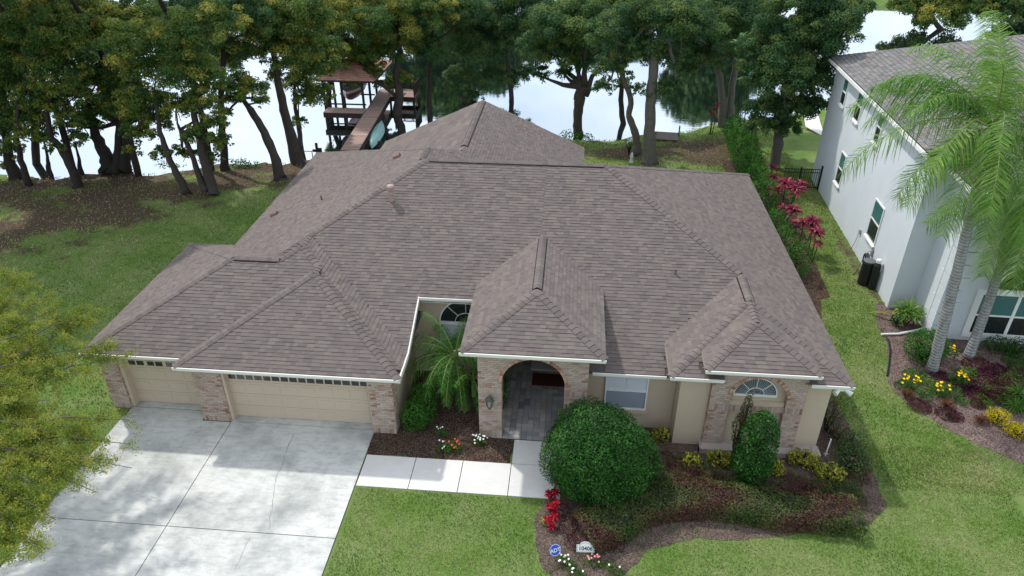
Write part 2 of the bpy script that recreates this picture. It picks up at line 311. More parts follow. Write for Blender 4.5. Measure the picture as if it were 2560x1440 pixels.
# ---------------------------------------------------------------- leaf helpers
def quads_from(C, Nn, Lg, Wd, fold=0.0):
    n = len(C); Nn = Nn/np.linalg.norm(Nn, axis=1, keepdims=True)
    r = rng.normal(size=(n, 3)); a = np.cross(Nn, r); a /= np.linalg.norm(a, axis=1, keepdims=True); b2 = np.cross(Nn, a)
    Lg = np.broadcast_to(np.asarray(Lg, float).reshape(-1, 1), (n, 1)); Wd = np.broadcast_to(np.asarray(Wd, float).reshape(-1, 1), (n, 1))
    V = np.stack([C-a*Lg/2, C+b2*Wd/2, C+a*Lg/2, C-b2*Wd/2], 1)
    return V.reshape(-1, 3)
def unit(n):
    v = rng.normal(size=(n, 3)); return v/np.linalg.norm(v, axis=1, keepdims=True)
def crown_points(blobs, density, leaf, clumpr=.42, jit=.55):
    """blobs: (cx,cy,cz,rx,ry,rz). returns centres, normals, tones; leaves sit on the shells of branch-end clumps"""
    C, Nn, T = [], [], []
    for (cx, cy, cz, rx, ry, rz) in blobs:
        k = max(10, int(18+17*(rx+ry)/2)); U = unit(k); U[:, 2] = np.where(U[:, 2] < -.45, -U[:, 2]*.5, U[:, 2])
        rad = rng.uniform(.45, 1., (k, 1)); cc = np.array([cx, cy, cz])+U*rad*np.array([rx, ry, rz])
        cr = clumpr*min(rx, rz)*rng.uniform(.6, 1.25, k); ct = rng.uniform(0, 1, k)
        for j in range(k):
            n = int(density*cr[j]**2*12); u = unit(n); u[:, 2] = np.where((u[:, 2] < -.2) & (rng.random(n) < .6), -u[:, 2], u[:, 2])
            rr = rng.uniform(.55, 1.05, (n, 1)); p = cc[j]+u*rr*cr[j]*np.array([1, 1, .75])
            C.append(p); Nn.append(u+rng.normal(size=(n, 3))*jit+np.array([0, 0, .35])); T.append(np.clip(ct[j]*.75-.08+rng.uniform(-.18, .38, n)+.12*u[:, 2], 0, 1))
    return np.concatenate(C), np.concatenate(Nn), np.concatenate(T)
def leafobj(name, C, Nn, T, L_, W_, mat, parent=None, **k):
    n = len(C); s = rng.uniform(.7, 1.25, n)
    return link(name, npmesh(name, quads_from(C, Nn, L_*s, W_*s), 4, mat, T), parent, **k)
def trunkobj(name, paths, mat, parent, n=9):
    mb = MB()
    for pts, rad in paths:
        P = [Vector(p) for p in pts]
        # subdivide with slight wander
        Q, R = [], []
        for i in range(len(P)-1):
            for q in range(4):
                u = q/4; w = P[i].lerp(P[i+1], u)
                if 0 < i+q: w = w+Vector((random.uniform(-1, 1), random.uniform(-1, 1), 0))*rad[i]*.16
                Q.append(w); R.append((rad[i]*(1-u)+rad[i+1]*u)*random.uniform(.93, 1.07))
        Q.append(P[-1]); R.append(rad[-1]); mb.tube(Q, R, n)
    return mb.build(name, mat, parent, smooth=True)
# ================================================================ SETTING
xs = np.concatenate([np.arange(-130, -42, 4), np.arange(-42, 30, .6), np.arange(30, 134, 4)]); ys = np.concatenate([np.arange(-12, 8, 2), np.arange(8, 62, .6), np.arange(62, 92, 3)])
X, Y = np.meshgrid(xs, ys); Z = terr(X, Y); nx, ny = len(xs), len(ys)
V = np.stack([X, Y, Z], 2).reshape(-1, 3)
idx = np.arange(nx*ny).reshape(ny, nx)
Fq = np.stack([idx[:-1, :-1], idx[:-1, 1:], idx[1:, 1:], idx[1:, :-1]], 2).reshape(-1, 4)
me = bpy.data.meshes.new('lawn'); me.from_pydata(V.tolist(), [], Fq.tolist()); me.materials.append(M['ground'])
def litter(x, y):
    x = np.asarray(x, float); y = np.asarray(y, float)
    a = np.clip((y-np.interp(x, [-60, -30, -22, -17, -14], [19, 23.5, 29.5, 35, 37.5]))/6, 0, 1)*(x < -11)
    b2 = np.clip(1.25-np.hypot((x-8.6)/3.2, (y-47.3)/4.2), 0, 1); c2 = np.clip(1.1-np.hypot((x-3.8)/5.5, (y-46.5)/3.0), 0, .75)
    e2 = np.clip(1.2-np.hypot((x-13.7)/.5, (y-31)/6), 0, .6)
    a = a*(.7+.34*np.sin(x*.8+np.sin(y*.9)*1.5)*np.sin(y*.7+x*.3)); return np.clip(np.maximum.reduce([a, b2, c2, e2]), 0, 1)
at_ = me.attributes.new('litter', 'FLOAT', 'POINT'); at_.data.foreach_set('value', litter(V[:, 0], V[:, 1]).astype(np.float32))
me.polygons.foreach_set('use_smooth', [True]*len(me.polygons)); link('lawn', me, kind='structure', label='green lawn sloping down to the lake')
mb = MB(); mb.add([(-600, 24, WATER), (600, 24, WATER), (600, 900, WATER), (-600, 900, WATER)], [(0, 1, 2, 3)]); mb.build('lake_water', M['water'], kind='structure', label='calm lake behind the houses')
mb = MB(); bank = [(-600, 118), (-150, 112), (-60, 108), (0, 110), (30, 106), (60, 103), (120, 110), (600, 150)]
mb.add([(x, y, WATER-.3) for x, y in bank]+[(x, y+6, .6) for x, y in bank]+[(x, y+700, 2) for x, y in bank], [(i, i+1, i+9, i+8) for i in range(7)]+[(i+8, i+9, i+17, i+16) for i in range(7)])
mb.build('far_bank', M['ground'], kind='structure', label='far bank of the lake')
# driveway slabs
drv = empty('driveway', (-11, 15, 0), kind='structure', label='weathered concrete driveway in front of the garage')
def slab(poly, z=.02, name='concrete_slab', mat='drive', parent=drv, base=(-11, 15, 0)):
    m = MB(); m.prism([(p[0]-base[0], p[1]-base[1]) for p in poly], -.12, z); return m.build(name, M[mat], parent)
g_ = .012
for (x0, x1, y0, y1) in [(-16.1, -11.39, 13.61, 18.145), (-11.39, -6.3, 13.61, 18.195), (-16.1, -11.39, 9.0, 13.61), (-11.39, -6.3, 9.0, 13.61), (-16.1, -11.39, 4.4, 9.0), (-11.39, -6.3, 4.4, 9.0)]:
    x0b = -16.1
    p = [(x0+g_, y0+g_), (x1-g_, y0+g_), (x1-g_, y1-g_), (x0+g_, y1-g_)]
    if x0 < -16: p = [(-15.35+g_ if y0 > 13 else -15.2, y0+g_), (x1-g_, y0+g_), (x1-g_, y1-g_), (-15.3+g_, y1-g_)]
    slab(p)
slab([(-15.22, 18.14), (-12.42, 18.14), (-12.42, 18.62), (-15.22, 18.62)]); slab([(-15.24, 18.65), (-12.36, 18.65), (-12.36, 19.0), (-15.24, 19.0)])
slab([(-11.37, 18.2), (-6.32, 18.2), (-6.32, 18.52), (-11.37, 18.52)])
mbj = MB(); mbj.prism([(-4.4, -10.7), (4.71, -10.7), (4.71, 3.9), (-4.3, 3.9)], -.14, .007); mbj.build('joint', M['crack'], drv)
def strip(pts, w, z=.024):
    m = MB()
    for i in range(len(pts)-1):
        a, b2 = Vector(pts[i]+(0,)), Vector(pts[i+1]+(0,)); t = (b2-a).normalized(); n = Vector((-t.y, t.x, 0))*w*random.uniform(.4, 1.2)/2
        m.add([(v.x+11, v.y-15, z) for v in (a-n, b2-n, b2+n, a+n)], [(0, 1, 2, 3)])
    return m
def wander(a, b2, n, amp):
    return [(a[0]+(b2[0]-a[0])*i/n+random.uniform(-amp, amp), a[1]+(b2[1]-a[1])*i/n+random.uniform(-amp, amp)*.4) for i in range(n+1)]
M['stain'] = plain('crack_stain', L(.30,.31,.285), .95, .1, .3, 9)
c0 = at(735, 1085, z=0); c1_ = at(690, 1200, z=0); c2_ = at(672, 1325, z=0); c3_ = at(625, 1345, z=0); c4_ = at(585, 1430, z=0)
crk = wander((c0.x, c0.y), (c1_.x, c1_.y), 14, .03)+wander((c1_.x, c1_.y), (c2_.x, c2_.y), 16, .03)
strip(crk, .026).build('crack', M['stain'], drv); strip(wander((c3_.x, c3_.y), (c4_.x, c4_.y), 12, .03), .03).build('crack', M['stain'], drv)
a0 = at(400, 1110, z=0); a1 = at(550, 1065, z=0); strip(wander((a0.x, a0.y), (a1.x, a1.y), 14, .02), .012).build('crack', M['stain'], drv)
# sidewalk
sw = empty('sidewalk', (-3, 16.3, 0), kind='structure', label='pale concrete sidewalk from the driveway to the front porch')
def sslab(x0, y0, x1, y1): 
    m = MB(); m.box(x0+.012+3, y0-16.3, -.1, x1-.012+3, y1-16.3, .03); m.build('concrete_slab', M['walk'], sw)
for x0, x1 in ((-6.27, -4.62), (-4.62, -3.07), (-3.07, -1.5), (-1.5, .12)): sslab(x0, 15.65, x1, 17.0)
sslab(-1.5, 17.02, .12, 18.12)
mb = MB(); mb.box(-3.26, -.64, -.1, 3.1, .69, .01); mb.build('joint', M['crack'], sw)
# mulch beds: sheets with an uneven edge
def bed(name, pts, mat, z=.008, lab=''):
    P = []
    for i in range(len(pts)):
        a, b2 = pts[i], pts[(i+1) % len(pts)]; n = max(1, int(math.hypot(b2[0]-a[0], b2[1]-a[1])/.25))
        for k in range(n): P.append((a[0]+(b2[0]-a[0])*k/n+random.uniform(-.05, .05), a[1]+(b2[1]-a[1])*k/n+random.uniform(-.05, .05)))
    m = MB(); m.add([(p[0], p[1], z) for p in P], [tuple(range(len(P)))]); m.build(name, M[mat], kind='structure', label=lab); return P
BEDS = {}
BEDS['court'] = bed('mulch_bed', [(-6.28, 17.03), (-1.53, 17.03), (-1.53, 18.15), (-2.4, 18.5), (-2.4, 21.8), (-5.6, 21.8), (-5.6, 18.3), (-6.28, 18.15)], 'mulch', lab='brown mulch bed between the garage and the porch')
BEDS['front'] = bed('mulch_bed', [(.14, 18.4), (.14, 17), (.14, 15.62), (-.35, 15.6), (-.62, 14.7), (-.55, 13.9), (-.3, 13.1), (.3, 12.7), (1.2, 12.5), (2.0, 13.1), (2.7, 14.0), (4.08, 14.55), (5.44, 14.6), (6.8, 14.9), (8.3, 15.25), (9.3, 15.5), (10.0, 16.2), (10.1, 18.2), (9.9, 20.5), (9.6, 24), (8.6, 24), (8.6, 19.3), (.3, 19.3)], 'mulch2', lab='mulch bed in front of the house')
BEDS['side'] = bed('mulch_bed', [(9.0, 24.5), (10.6, 25.5), (11.3, 28.2), (11.75, 28.4), (11.8, 29.6), (12.2, 34), (12.4, 39), (11.6, 45), (9.6, 45), (8.8, 34), (8.6, 26)], 'mulch', lab='mulch under the side hedge')
BEDS['neigh'] = bed('mulch_bed', [(13.55, 28.0), (13.05, 26.4), (13.1, 25.2), (12.6, 23.6), (12.1, 22.4), (12.35, 21.4), (12.96, 20.42), (13.81, 19.4), (15.0, 18.5), (17, 17.5), (24, 16), (24, 26), (15, 26), (14.6, 27.9), (14.0, 28)], 'mulch3', lab='reddish mulch bed in front of the neighbouring house')
mb = MB()
ed = [(13.1, 26.0), (13.12, 25.2), (12.95, 24.5), (12.6, 23.6), (12.25, 22.8)]
mb.tube([(x, y, .05) for x, y in ed], .035, 6); tag(mb.build('garden_edging', M['black']), 'black plastic edging beside the neighbour mulch bed', 'edging')

# ================================================================ HOUSE
house = empty('house', (0, 22, 0), label='one-storey tan brick and stucco house with a brown shingle roof and two garage doors', cat='house')
HO = Vector((0, 22, 0))
def hpart(mb, name, mat, parent=None, **k):
    o = mb.build(name, M[mat] if isinstance(mat, str) else mat, parent or house, **k)
    o.location = (Vector((0, 0, 0)) if parent else -HO); return o
# ---- roof planes z = c + gx*x + gy*y
p = .424
class Pl:
    def __init__(s, z0, x0, y0, gx, gy): s.gx, s.gy, s.c = gx, gy, z0-gx*x0-gy*y0
    def z(s, x, y): return s.c+s.gx*x+s.gy*y
P_ = Pl(6.28, 0, 27.4, 0, p); Lf = Pl(6.28, -5.83, 0, p, 0); Rt = Pl(3.1, 8.86, 0, -p, 0); Bk = Pl(6.28, 0, 27.4, 0, -p)
E_ = Pl(3.1, .64, 0, -.45, 0); Wp = Pl(3.1, -10.4, 0, .45, 0); Sp = Pl(6.15, 0, 29.0, 0, -.44)
G1 = Pl(2.72, 0, 18.13, 0, p); G1l = Pl(2.72, -16, 0, p, 0); G1b = Pl(2.72, 0, 25.95, 0, -p)
R_ = Pl(2.72, -5.15, 0, -p, 0); F2 = Pl(2.72, 0, 17.65, 0, p); F2l = Pl(2.72, -12.55, 0, p, 0)
Ef = Pl(3.9, 0, 17.68, 0, p); El = Pl(3.9, -3.15, 0, p, 0); Er = Pl(3.9, 1.3, 0, -p, 0)
Df = Pl(3.1, 0, 18.07, 0, p); Dl = Pl(3.1, 3.34, 0, p, 0); Bf = Pl(3.5, 0, 17.97, 0, p); Bl = Pl(3.5, 4.37, 0, p, 0); Br = Pl(3.5, 7.81, 0, -p, 0)
def clip(poly, a, b2, c):   # keep a*x+b*y+c<=0
    o = []
    for i in range(len(poly)):
        q, r = poly[i], poly[(i+1) % len(poly)]; dq = a*q[0]+b2*q[1]+c; dr = a*r[0]+b2*r[1]+c
        if dq <= 0: o.append(q)
        if (dq < 0) != (dr < 0) and dq != dr:
            t = dq/(dq-dr); o.append((q[0]+(r[0]-q[0])*t, q[1]+(r[1]-q[1])*t))
    return o
def region(pl, box, below):
    x0, x1, y0, y1 = box; poly = [(x0, y0), (x1, y0), (x1, y1), (x0, y1)]
    for q in below:
        poly = clip(poly, pl.gx-q.gx, pl.gy-q.gy, pl.c-q.c)
        if not poly: return None
    return poly
FACES = [(P_, (-13.9, -5.15, 19.03, 27.4), [Lf, Rt]), (P_, (-5.15, -1, 21.15, 27.4), [Lf, Rt]), (P_, (-1, 3.5, 18.73, 27.4), [Rt]), (P_, (3.5, 8.86, 19.9, 27.4), [Rt]),
 (Lf, (-13.9, -6.137, 19.0, 36.65), [P_, Sp]), (Lf, (-6.137, -5.5, 26, 28.5), [P_, Bk]),
 (E_, (-4.88, .64, 27, 38.0), []), (E_, (-6.4, -4.88, 27.6, 32), [Sp, Lf]), (Wp, (-10.4, -4.88, 30.5, 38.0), []), (Sp, (-13.9, -4.8, 29.0, 36.6), [Lf, E_]),
 (Rt, (1, 8.86, 22.7, 35), [P_, Bk]), (Rt, (6.1, 8.86, 18.07, 22.7), [Df]), (Bk, (-6.2, 8.86, 27.4, 34.9), [Lf, Rt]),
 (G1, (-16, -10.31, 18.13, 22.04), [G1l]), (G1, (-10.31, -5.15, 18.13, 23), [Lf, R_]), (G1l, (-16, -12, 18.13, 25.95), [G1, G1b]), (G1b, (-16, -10.0, 22.04, 25.95), [G1l]),
 (R_, (-9.69, -5.15, 17.65, 24), [F2, G1, Lf]), (F2, (-12.55, -5.15, 17.65, 21.5), [F2l, R_]), (F2l, (-12.55, -8.85, 17.65, 22), [F2]),
 (Ef, (-3.15, 1.3, 17.68, 20), [El, Er]), (El, (-3.15, -.925, 17.68, 24.3), [Ef]), (Er, (-.925, 1.3, 17.68, 24.3), [Ef]),
 (Df, (3.34, 5.0, 18.07, 21), [Dl, Rt]), (Df, (7.6, 8.86, 18.07, 21), [Dl, Rt]), (Df, (5.0, 7.6, 18.5, 21), [Dl, Rt]), (Dl, (3.34, 6.1, 18.07, 23), [Df]),
 (Bf, (4.37, 7.81, 17.97, 19.8), [Bl, Br]), (Bl, (4.37, 6.09, 17.97, 20.9), [Bf]), (Br, (6.09, 7.81, 17.97, 20.9), [Bf])]
POLYS = []
for pl, bx, bl in FACES:
    po = region(pl, bx, bl)
    if po and len(po) >= 3: POLYS.append((pl, po))
def inpoly(poly, x, y):
    for i in range(len(poly)):
        a, b2 = poly[i], poly[(i+1) % len(poly)]
        if (b2[0]-a[0])*(y-a[1])-(b2[1]-a[1])*(x-a[0]) < -1e-6: return False
    return True
def env(x, y):
    return max([pl.z(x, y) for pl, po in POLYS if inpoly(po, x, y)], default=-9)
roof = MB()
for pl, po in POLYS:
    n = len(po); V = [(x, y, pl.z(x, y)-.005) for x, y in po]+[(x, y, pl.z(x, y)-.07) for x, y in po]
    roof.add(V, [tuple(range(n)), tuple(range(2*n-1, n-1, -1))]+[(i, n+i, n+(i+1) % n, (i+1) % n) for i in range(n)])
roofo = hpart(roof, 'roof', plain('roof_deck', L(.085,.075,.07), .9, .1))
# ---- shingles
class Shingler:
    def __init__(s, parent, mat, edge, limit, ex=.143, widths=(.13, .18, .24, .32), lo=.0155, up=.004, name='shingle', off=Vector((0, 0, 0)), envf=env, gap=.0):
        s.parent, s.mat, s.edge, s.limit, s.ex, s.w, s.lo, s.up, s.name, s.off, s.env, s.gap = parent, mat, edge, limit, ex, widths, lo, up, name, off, envf, gap
        s.cand = []; s.V = []; s.F = []; s.T = []; s.MI = []
    def face(s, pl, po):
        g = math.hypot(pl.gx, pl.gy); up2 = Vector((pl.gx/g, pl.gy/g)); e2 = Vector((up2.y, -up2.x)); cs = 1/math.sqrt(1+g*g)
        # u along e2, v along slope (3D length)
        U3 = Vector((e2.x, e2.y, 0)); V3 = Vector((up2.x*cs, up2.y*cs, g*cs)); N3 = U3.cross(V3)
        if N3.z < 0: N3 = -N3
        uv = [(e2.x*x+e2.y*y, (up2.x*x+up2.y*y)/cs) for x, y in po]
        if sum(uv[i][0]*uv[(i+1) % len(uv)][1]-uv[(i+1) % len(uv)][0]*uv[i][1] for i in range(len(uv))) < 0: uv = uv[::-1]
        def P3(u, v, n):
            x = e2.x*u+up2.x*v*cs; y = e2.y*u+up2.y*v*cs; return Vector((x, y, pl.z(x, y)))+N3*n
        vmin = min(q[1] for q in uv); vmax = max(q[1] for q in uv)
        # course grid anchored to the plane, so faces on one plane line up
        v0 = (math.floor((vmin+1e-4)/s.ex))*s.ex
        z_anchor = vmin % s.ex
        v = v0 + z_anchor
        while v > vmin+1e-3: v -= s.ex
        umin = min(q[0] for q in uv); umax = max(q[0] for q in uv)
        k = 0
        while v < vmax:
            rs = random.Random(int(round(v/s.ex))*7919+int(pl.c*1000)); u = math.floor(umin/2)*2-2-rs.random()
            row = [q for q in uv]; row = clip(row, 0, -1, v); row = clip(row, 0, 1, -(v+s.ex))
            if len(row) >= 3:
                ru0 = min(q[0] for q in row); ru1 = max(q[0] for q in row)
                while u < ru1:
                    wi = rs.randrange(len(s.w)); w = s.w[wi]; tone = rs.random(); th = rs.choice((0, 0, .005))
                    if u+w > ru0:
                        t = clip(clip(row, -1, 0, u+s.gap), 1, 0, -(u+w))
                        if len(t) >= 3:
                            cu = sum(q[0] for q in t)/len(t); cv = sum(q[1] for q in t)/len(t); c = P3(cu, cv, 0)
                            if c.z > s.env(c.x, c.y)-.05:
                                full = len(t) == 4 and abs((max(q[0] for q in t)-min(q[0] for q in t))-w+s.gap) < 1e-4 and abs(max(q[1] for q in t)-min(q[1] for q in t)-s.ex) < 1e-4
                                s.cand.append((t, v, pl, P3, U3, V3, N3, tone, th, wi, u, full, (c-Vector((0, 0, CH))).length, g))
                    u += w
            v += s.ex
    def solid(s, t, v, P3, th):
        n = len(t); hh = lambda q: s.lo+th+(s.up-s.lo)*(q[1]-v)/s.ex
        V = [P3(q[0], q[1], hh(q)) for q in t]+[P3(q[0], q[1], -.002) for q in t]
        F = [tuple(range(n))]; MI = [0]
        for i in range(n):
            a, b2 = t[i], t[(i+1) % n]
            if a[1] > v+s.ex-1e-3 and b2[1] > v+s.ex-1e-3: continue
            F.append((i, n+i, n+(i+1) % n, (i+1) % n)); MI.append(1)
        return V, F, MI
    def finish(s, rest='shingle_courses', restlabel=None):
        C = [c for c in s.cand if c[11]]
        C.sort(key=lambda c: c[12]); single = set(id(c) for c in C[:s.limit]); meshes = {}
        for c in s.cand:
            t, v, pl, P3, U3, V3, N3, tone, th, wi, u, full, dist, g = c
            if id(c) in single:
                key = (wi, th, round(pl.gx, 3), round(pl.gy, 3)); o0 = P3(u+s.gap, v, 0)
                if key not in meshes:
                    V, F, MI = s.solid(t, v, P3, th); me = bpy.data.meshes.new(s.name); me.from_pydata([tuple(q-o0) for q in V], [], F)
                    me.materials.append(s.mat); me.materials.append(s.edge); me.polygons.foreach_set('material_index', MI)
                    a = me.attributes.new('piece', 'FLOAT', 'FACE'); a.data.foreach_set('value', [1.]*len(F)); meshes[key] = me
                link(s.name, meshes[key], s.parent, o0-s.off)
            else:
                V, F, MI = s.solid(t, v, P3, th); b2 = len(s.V); s.V += [tuple(q-s.off) for q in V]; s.F += [tuple(i+b2 for i in f) for f in F]; s.T += [tone]*len(F); s.MI += MI
        if s.F:
            me = pymesh(rest, s.V, s.F, s.mat, s.T); me.materials.append(s.edge); me.polygons.foreach_set('material_index', s.MI)
            link(rest, me, s.parent, kind='stuff')
sh = Shingler(roofo, M['shingle'], M['shaded_shingle_edge'], 300)
for pl, po in POLYS:
    if pl in (Wp, Sp, Bk): continue
    sh.face(pl, po)
sh.finish()
# hidden-side slopes get plain courses too (seen only from the lake)
sh2 = Shingler(roofo, M['shingle'], M['shaded_shingle_edge'], 0, ex=.29, widths=(.5, .7, .9))
for pl, po in POLYS:
    if pl in (Wp, Sp, Bk): sh2.face(pl, po)
sh2.finish('rear_shingle_courses')
# ---- ridge and hip caps
CAPC = []
def caps(a, b2, s1, s2, w=.15, ex=.2, raise_=.0):
    """a lower end, b2 upper end; s1,s2: planes on both sides"""
    a = Vector(a); b2 = Vector(b2); t = (b2-a).normalized(); Ln = (b2-a).length; n = max(1, round(Ln/ex)); ex = Ln/n
    sides = []
    for pl, sg in ((s1, 1), (s2, -1)):
        nrm = Vector((-pl.gx, -pl.gy, 1)).normalized(); d = nrm.cross(t).normalized()
        if d.z > 0: d = -d
        sides.append(d)
    up = Vector((0, 0, 1)); up = (up-t*up.dot(t)).normalized(); l1 = ex*1.28
    def prof(h, ww): return [sides[0]*ww+up*(h-.012), sides[0]*ww*.45+up*(h+.002), up*(h+.004), sides[1]*ww*.45+up*(h+.002), sides[1]*ww+up*(h-.012)]
    A = prof((.046 if not raise_ else .034)+raise_, w); B = [q+t*l1 for q in prof((.026 if not raise_ else .026)+raise_, w*.95)]; A2 = [q-up*.013 for q in A]
    V = A+B+A2; F = [(i, i+1, 6+i, 5+i) for i in range(4)]+[(10+i, 11+i, 1+i, i) for i in range(4)]+[(10, 0, 5), (4, 14, 9)]
    me = bpy.data.meshes.new('ridge_cap'); me.from_pydata([tuple(q) for q in V], [], F); me.materials.append(M['shingle']); me.materials.append(M['shaded_shingle_edge'])
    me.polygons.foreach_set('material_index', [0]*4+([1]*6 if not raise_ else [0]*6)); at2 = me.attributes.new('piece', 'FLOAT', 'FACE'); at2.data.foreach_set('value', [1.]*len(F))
    me.update()
    for i in range(n):
        o = a+t*ex*i; 
        if o.z+.3 > env(o.x, o.y): CAPC.append(((o-Vector((0, 0, CH))).length, o, me, V, F))
def vent(a, b2, s1, s2, w=.17):
    caps(a, b2, s1, s2, w-.015, .2, .03)
    a = Vector(a); b2 = Vector(b2); t = (b2-a).normalized(); sd = []
    for pl in (s1, s2):
        nrm = Vector((-pl.gx, -pl.gy, 1)).normalized(); d = nrm.cross(t).normalized(); d = -d if d.z > 0 else d; sd.append(d)
    mb = MB(); up = Vector((0, 0, 1))
    for d in sd:
        q = [d*.02+up*.005, d*(w+.012)+up*.0, d*(w+.012)+up*.038, d*.02+up*.035]
        V = [a+v for v in q]+[b2+v for v in q]; mb.add(V, [(0, 1, 2, 3), (7, 6, 5, 4), (0, 4, 5, 1), (1, 5, 6, 2), (2, 6, 7, 3), (3, 7, 4, 0)])
    mb.build('ridge_vent', M['vent'], roofo)
caps((6.1, 22.66, 4.27), (1.36, 27.4, 6.28), P_, Rt); caps((8.86, 34.9, 3.1), (1.36, 27.4, 6.28), Bk, Rt)
vent((-5.75, 27.4, 6.28), (1.25, 27.4, 6.28), P_, Bk)
caps((-9.69, 23.53, 4.64), (-5.83, 27.4, 6.28), P_, Lf); caps((-9.69, 22.6, 4.64), (-9.69, 23.6, 4.65), Lf, R_)
caps((-10.31, 22.04, 4.38), (-9.69, 22.67, 4.64), G1, Lf); caps((-8.85, 21.83, 4.29), (-9.69, 22.67, 4.64), G1, R_)
caps((-8.85, 21.3, 4.29), (-8.85, 21.85, 4.291), F2l, R_)
caps((-5.15, 17.65, 2.72), (-8.85, 21.35, 4.29), F2, R_); caps((-12.55, 17.65, 2.72), (-8.85, 21.35, 4.29), F2, F2l)
caps((-16, 18.13, 2.72), (-12.09, 22.04, 4.378), G1, G1l); caps((-16, 25.95, 2.72), (-12.09, 22.04, 4.378), G1b, G1l)
vent((-12.0, 22.04, 4.378), (-10.4, 22.04, 4.378), G1, G1b)
caps((-3.15, 17.68, 3.9), (-.925, 19.905, 4.843), Ef, El); caps((1.3, 17.68, 3.9), (-.925, 19.905, 4.843), Ef, Er)
vent((-.925, 20.05, 4.843), (-.925, 23.7, 4.843), El, Er)
caps((3.34, 18.07, 3.1), (6.1, 20.83, 4.27), Df, Dl); caps((8.86, 18.07, 3.1), (6.1, 20.83, 4.27), Df, Rt); vent((6.1, 20.8, 4.27), (6.1, 22.45, 4.27), Dl, Rt)
caps((4.37, 17.97, 3.5), (6.09, 19.69, 4.229), Bf, Bl); caps((7.81, 17.97, 3.5), (6.09, 19.69, 4.229), Bf, Br); caps((6.09, 19.6, 4.229), (6.1, 20.8, 4.25), Bl, Br)
caps((-6.137, 27.7, 6.15), (-6.137, 29.0, 6.15), Lf, E_); caps((-13.9, 36.6, 2.83), (-6.137, 29.0, 6.15), Lf, Sp); caps((-4.95, 30.3, 5.58), (-6.137, 29.0, 6.15), E_, Sp)
vent((-4.88, 31.0, 5.584), (-4.88, 37.8, 5.584), E_, Wp)
CAPC.sort(key=lambda c: c[0]); rest = MB()
for i, (d_, o, me, V, F) in enumerate(CAPC):
    if i < 300: link('ridge_cap', me, roofo, o)
    else: rest.add([o+v for v in V], F, random.random())
if rest.F: rest.build('ridge_cap_courses', M['shingle'], roofo, kind='stuff')
# ---- fascia and drip edges
def fascia(x0, x1, y, z, par=roofo):
    mb = MB(); mb.box(x0, y-.03, z-.135, x1, y+.05, z-.045); mb.box(x0-.02, y-.075, z-.075, x1+.02, y-.032, z+.006); mb.build('fascia', M['cream'], par)
fascia(-16, -12.5, 18.13, 2.72); fascia(-12.55, -5.15, 17.65, 2.72); fascia(-5.12, -3.1, 21.15, P_.z(0, 21.15)); fascia(-3.15, 1.3, 17.68, 3.9)
fascia(1.0, 3.33, 18.73, P_.z(0, 18.73)); fascia(3.36, 4.98, 18.07, 3.1); fascia(4.37, 7.81, 17.97, 3.5); fascia(7.62, 8.86, 18.07, 3.1)
M['drip'] = plain('tan_drip_edge', L(.30,.26,.21), .7, .2, .05)
def sidefascia(x, y0, y1, z0, z1, s, mt='drip'):
    mb = MB(); w = (.05 if mt == 'cream' else .02)*s
    q_ = .17 if mt == 'cream' else .12; V = [(x, y0, z0-q_), (x, y1, z1-q_), (x, y1, z1+(.012 if mt == 'cream' else -.01)), (x, y0, z0+(.012 if mt == 'cream' else -.01))]; V += [(x+w, a, b2) for _, a, b2 in V]
    mb.add(V, [(0, 1, 2, 3), (7, 6, 5, 4), (0, 4, 5, 1), (1, 5, 6, 2), (2, 6, 7, 3), (3, 7, 4, 0)]); mb.build('drip_edge', M[mt], roofo)
sidefascia(-5.15, 17.65, 19.03, 2.72, 2.73, 1, 'cream'); sidefascia(-5.15, 19.0, 21.15, P_.z(0, 19.0), P_.z(0, 21.15), 1, 'cream')
sidefascia(8.86, 18.07, 34.9, 3.1, 3.1, .6); sidefascia(-13.9, 26, 36.6, 2.86, 2.86, -.6); sidefascia(-16, 18.13, 25.95, 2.72, 2.72, -.6); sidefascia(.64, 33, 38, 3.1, 3.1, .6); sidefascia(-10.4, 33, 38, 3.1, 3.1, -.6)
sidefascia(-3.15, 17.68, 21.8, 3.9, 3.9, -.6); sidefascia(1.3, 17.68, 21.8, 3.9, 3.9, .6); sidefascia(3.34, 18.07, 20.1, 3.1, 3.1, -.6); sidefascia(4.37, 17.97, 19.1, 3.5, 3.5, -.6); sidefascia(7.81, 17.97, 19.1, 3.5, 3.5, .6)
sof = MB()
for x0, y0, x1, y1, z in ((-15.95, 18.2, -12.6, 19.2, 2.56), (-12.5, 17.72, -5.2, 18.9, 2.56), (-5.1, 21.2, -2.5, 21.8, 3.4), (-3.1, 17.75, 1.25, 19.2, 3.74), (1.31, 18.8, 3.8, 19.4, 2.44), (3.4, 18.15, 4.7, 19, 2.94), (7.64, 18.15, 8.8, 19, 2.94), (4.42, 18.05, 7.76, 18.6, 3.34), (8.3, 19.0, 8.8, 34.8, 2.93), (-15.9, 19.2, -15.3, 25.8, 2.55), (-13.8, 26, -13.2, 36.4, 2.69)):
    sof.box(x0, y0, z-.02, x1, y1, z)
sof.build('soffit', M['white'], roofo)
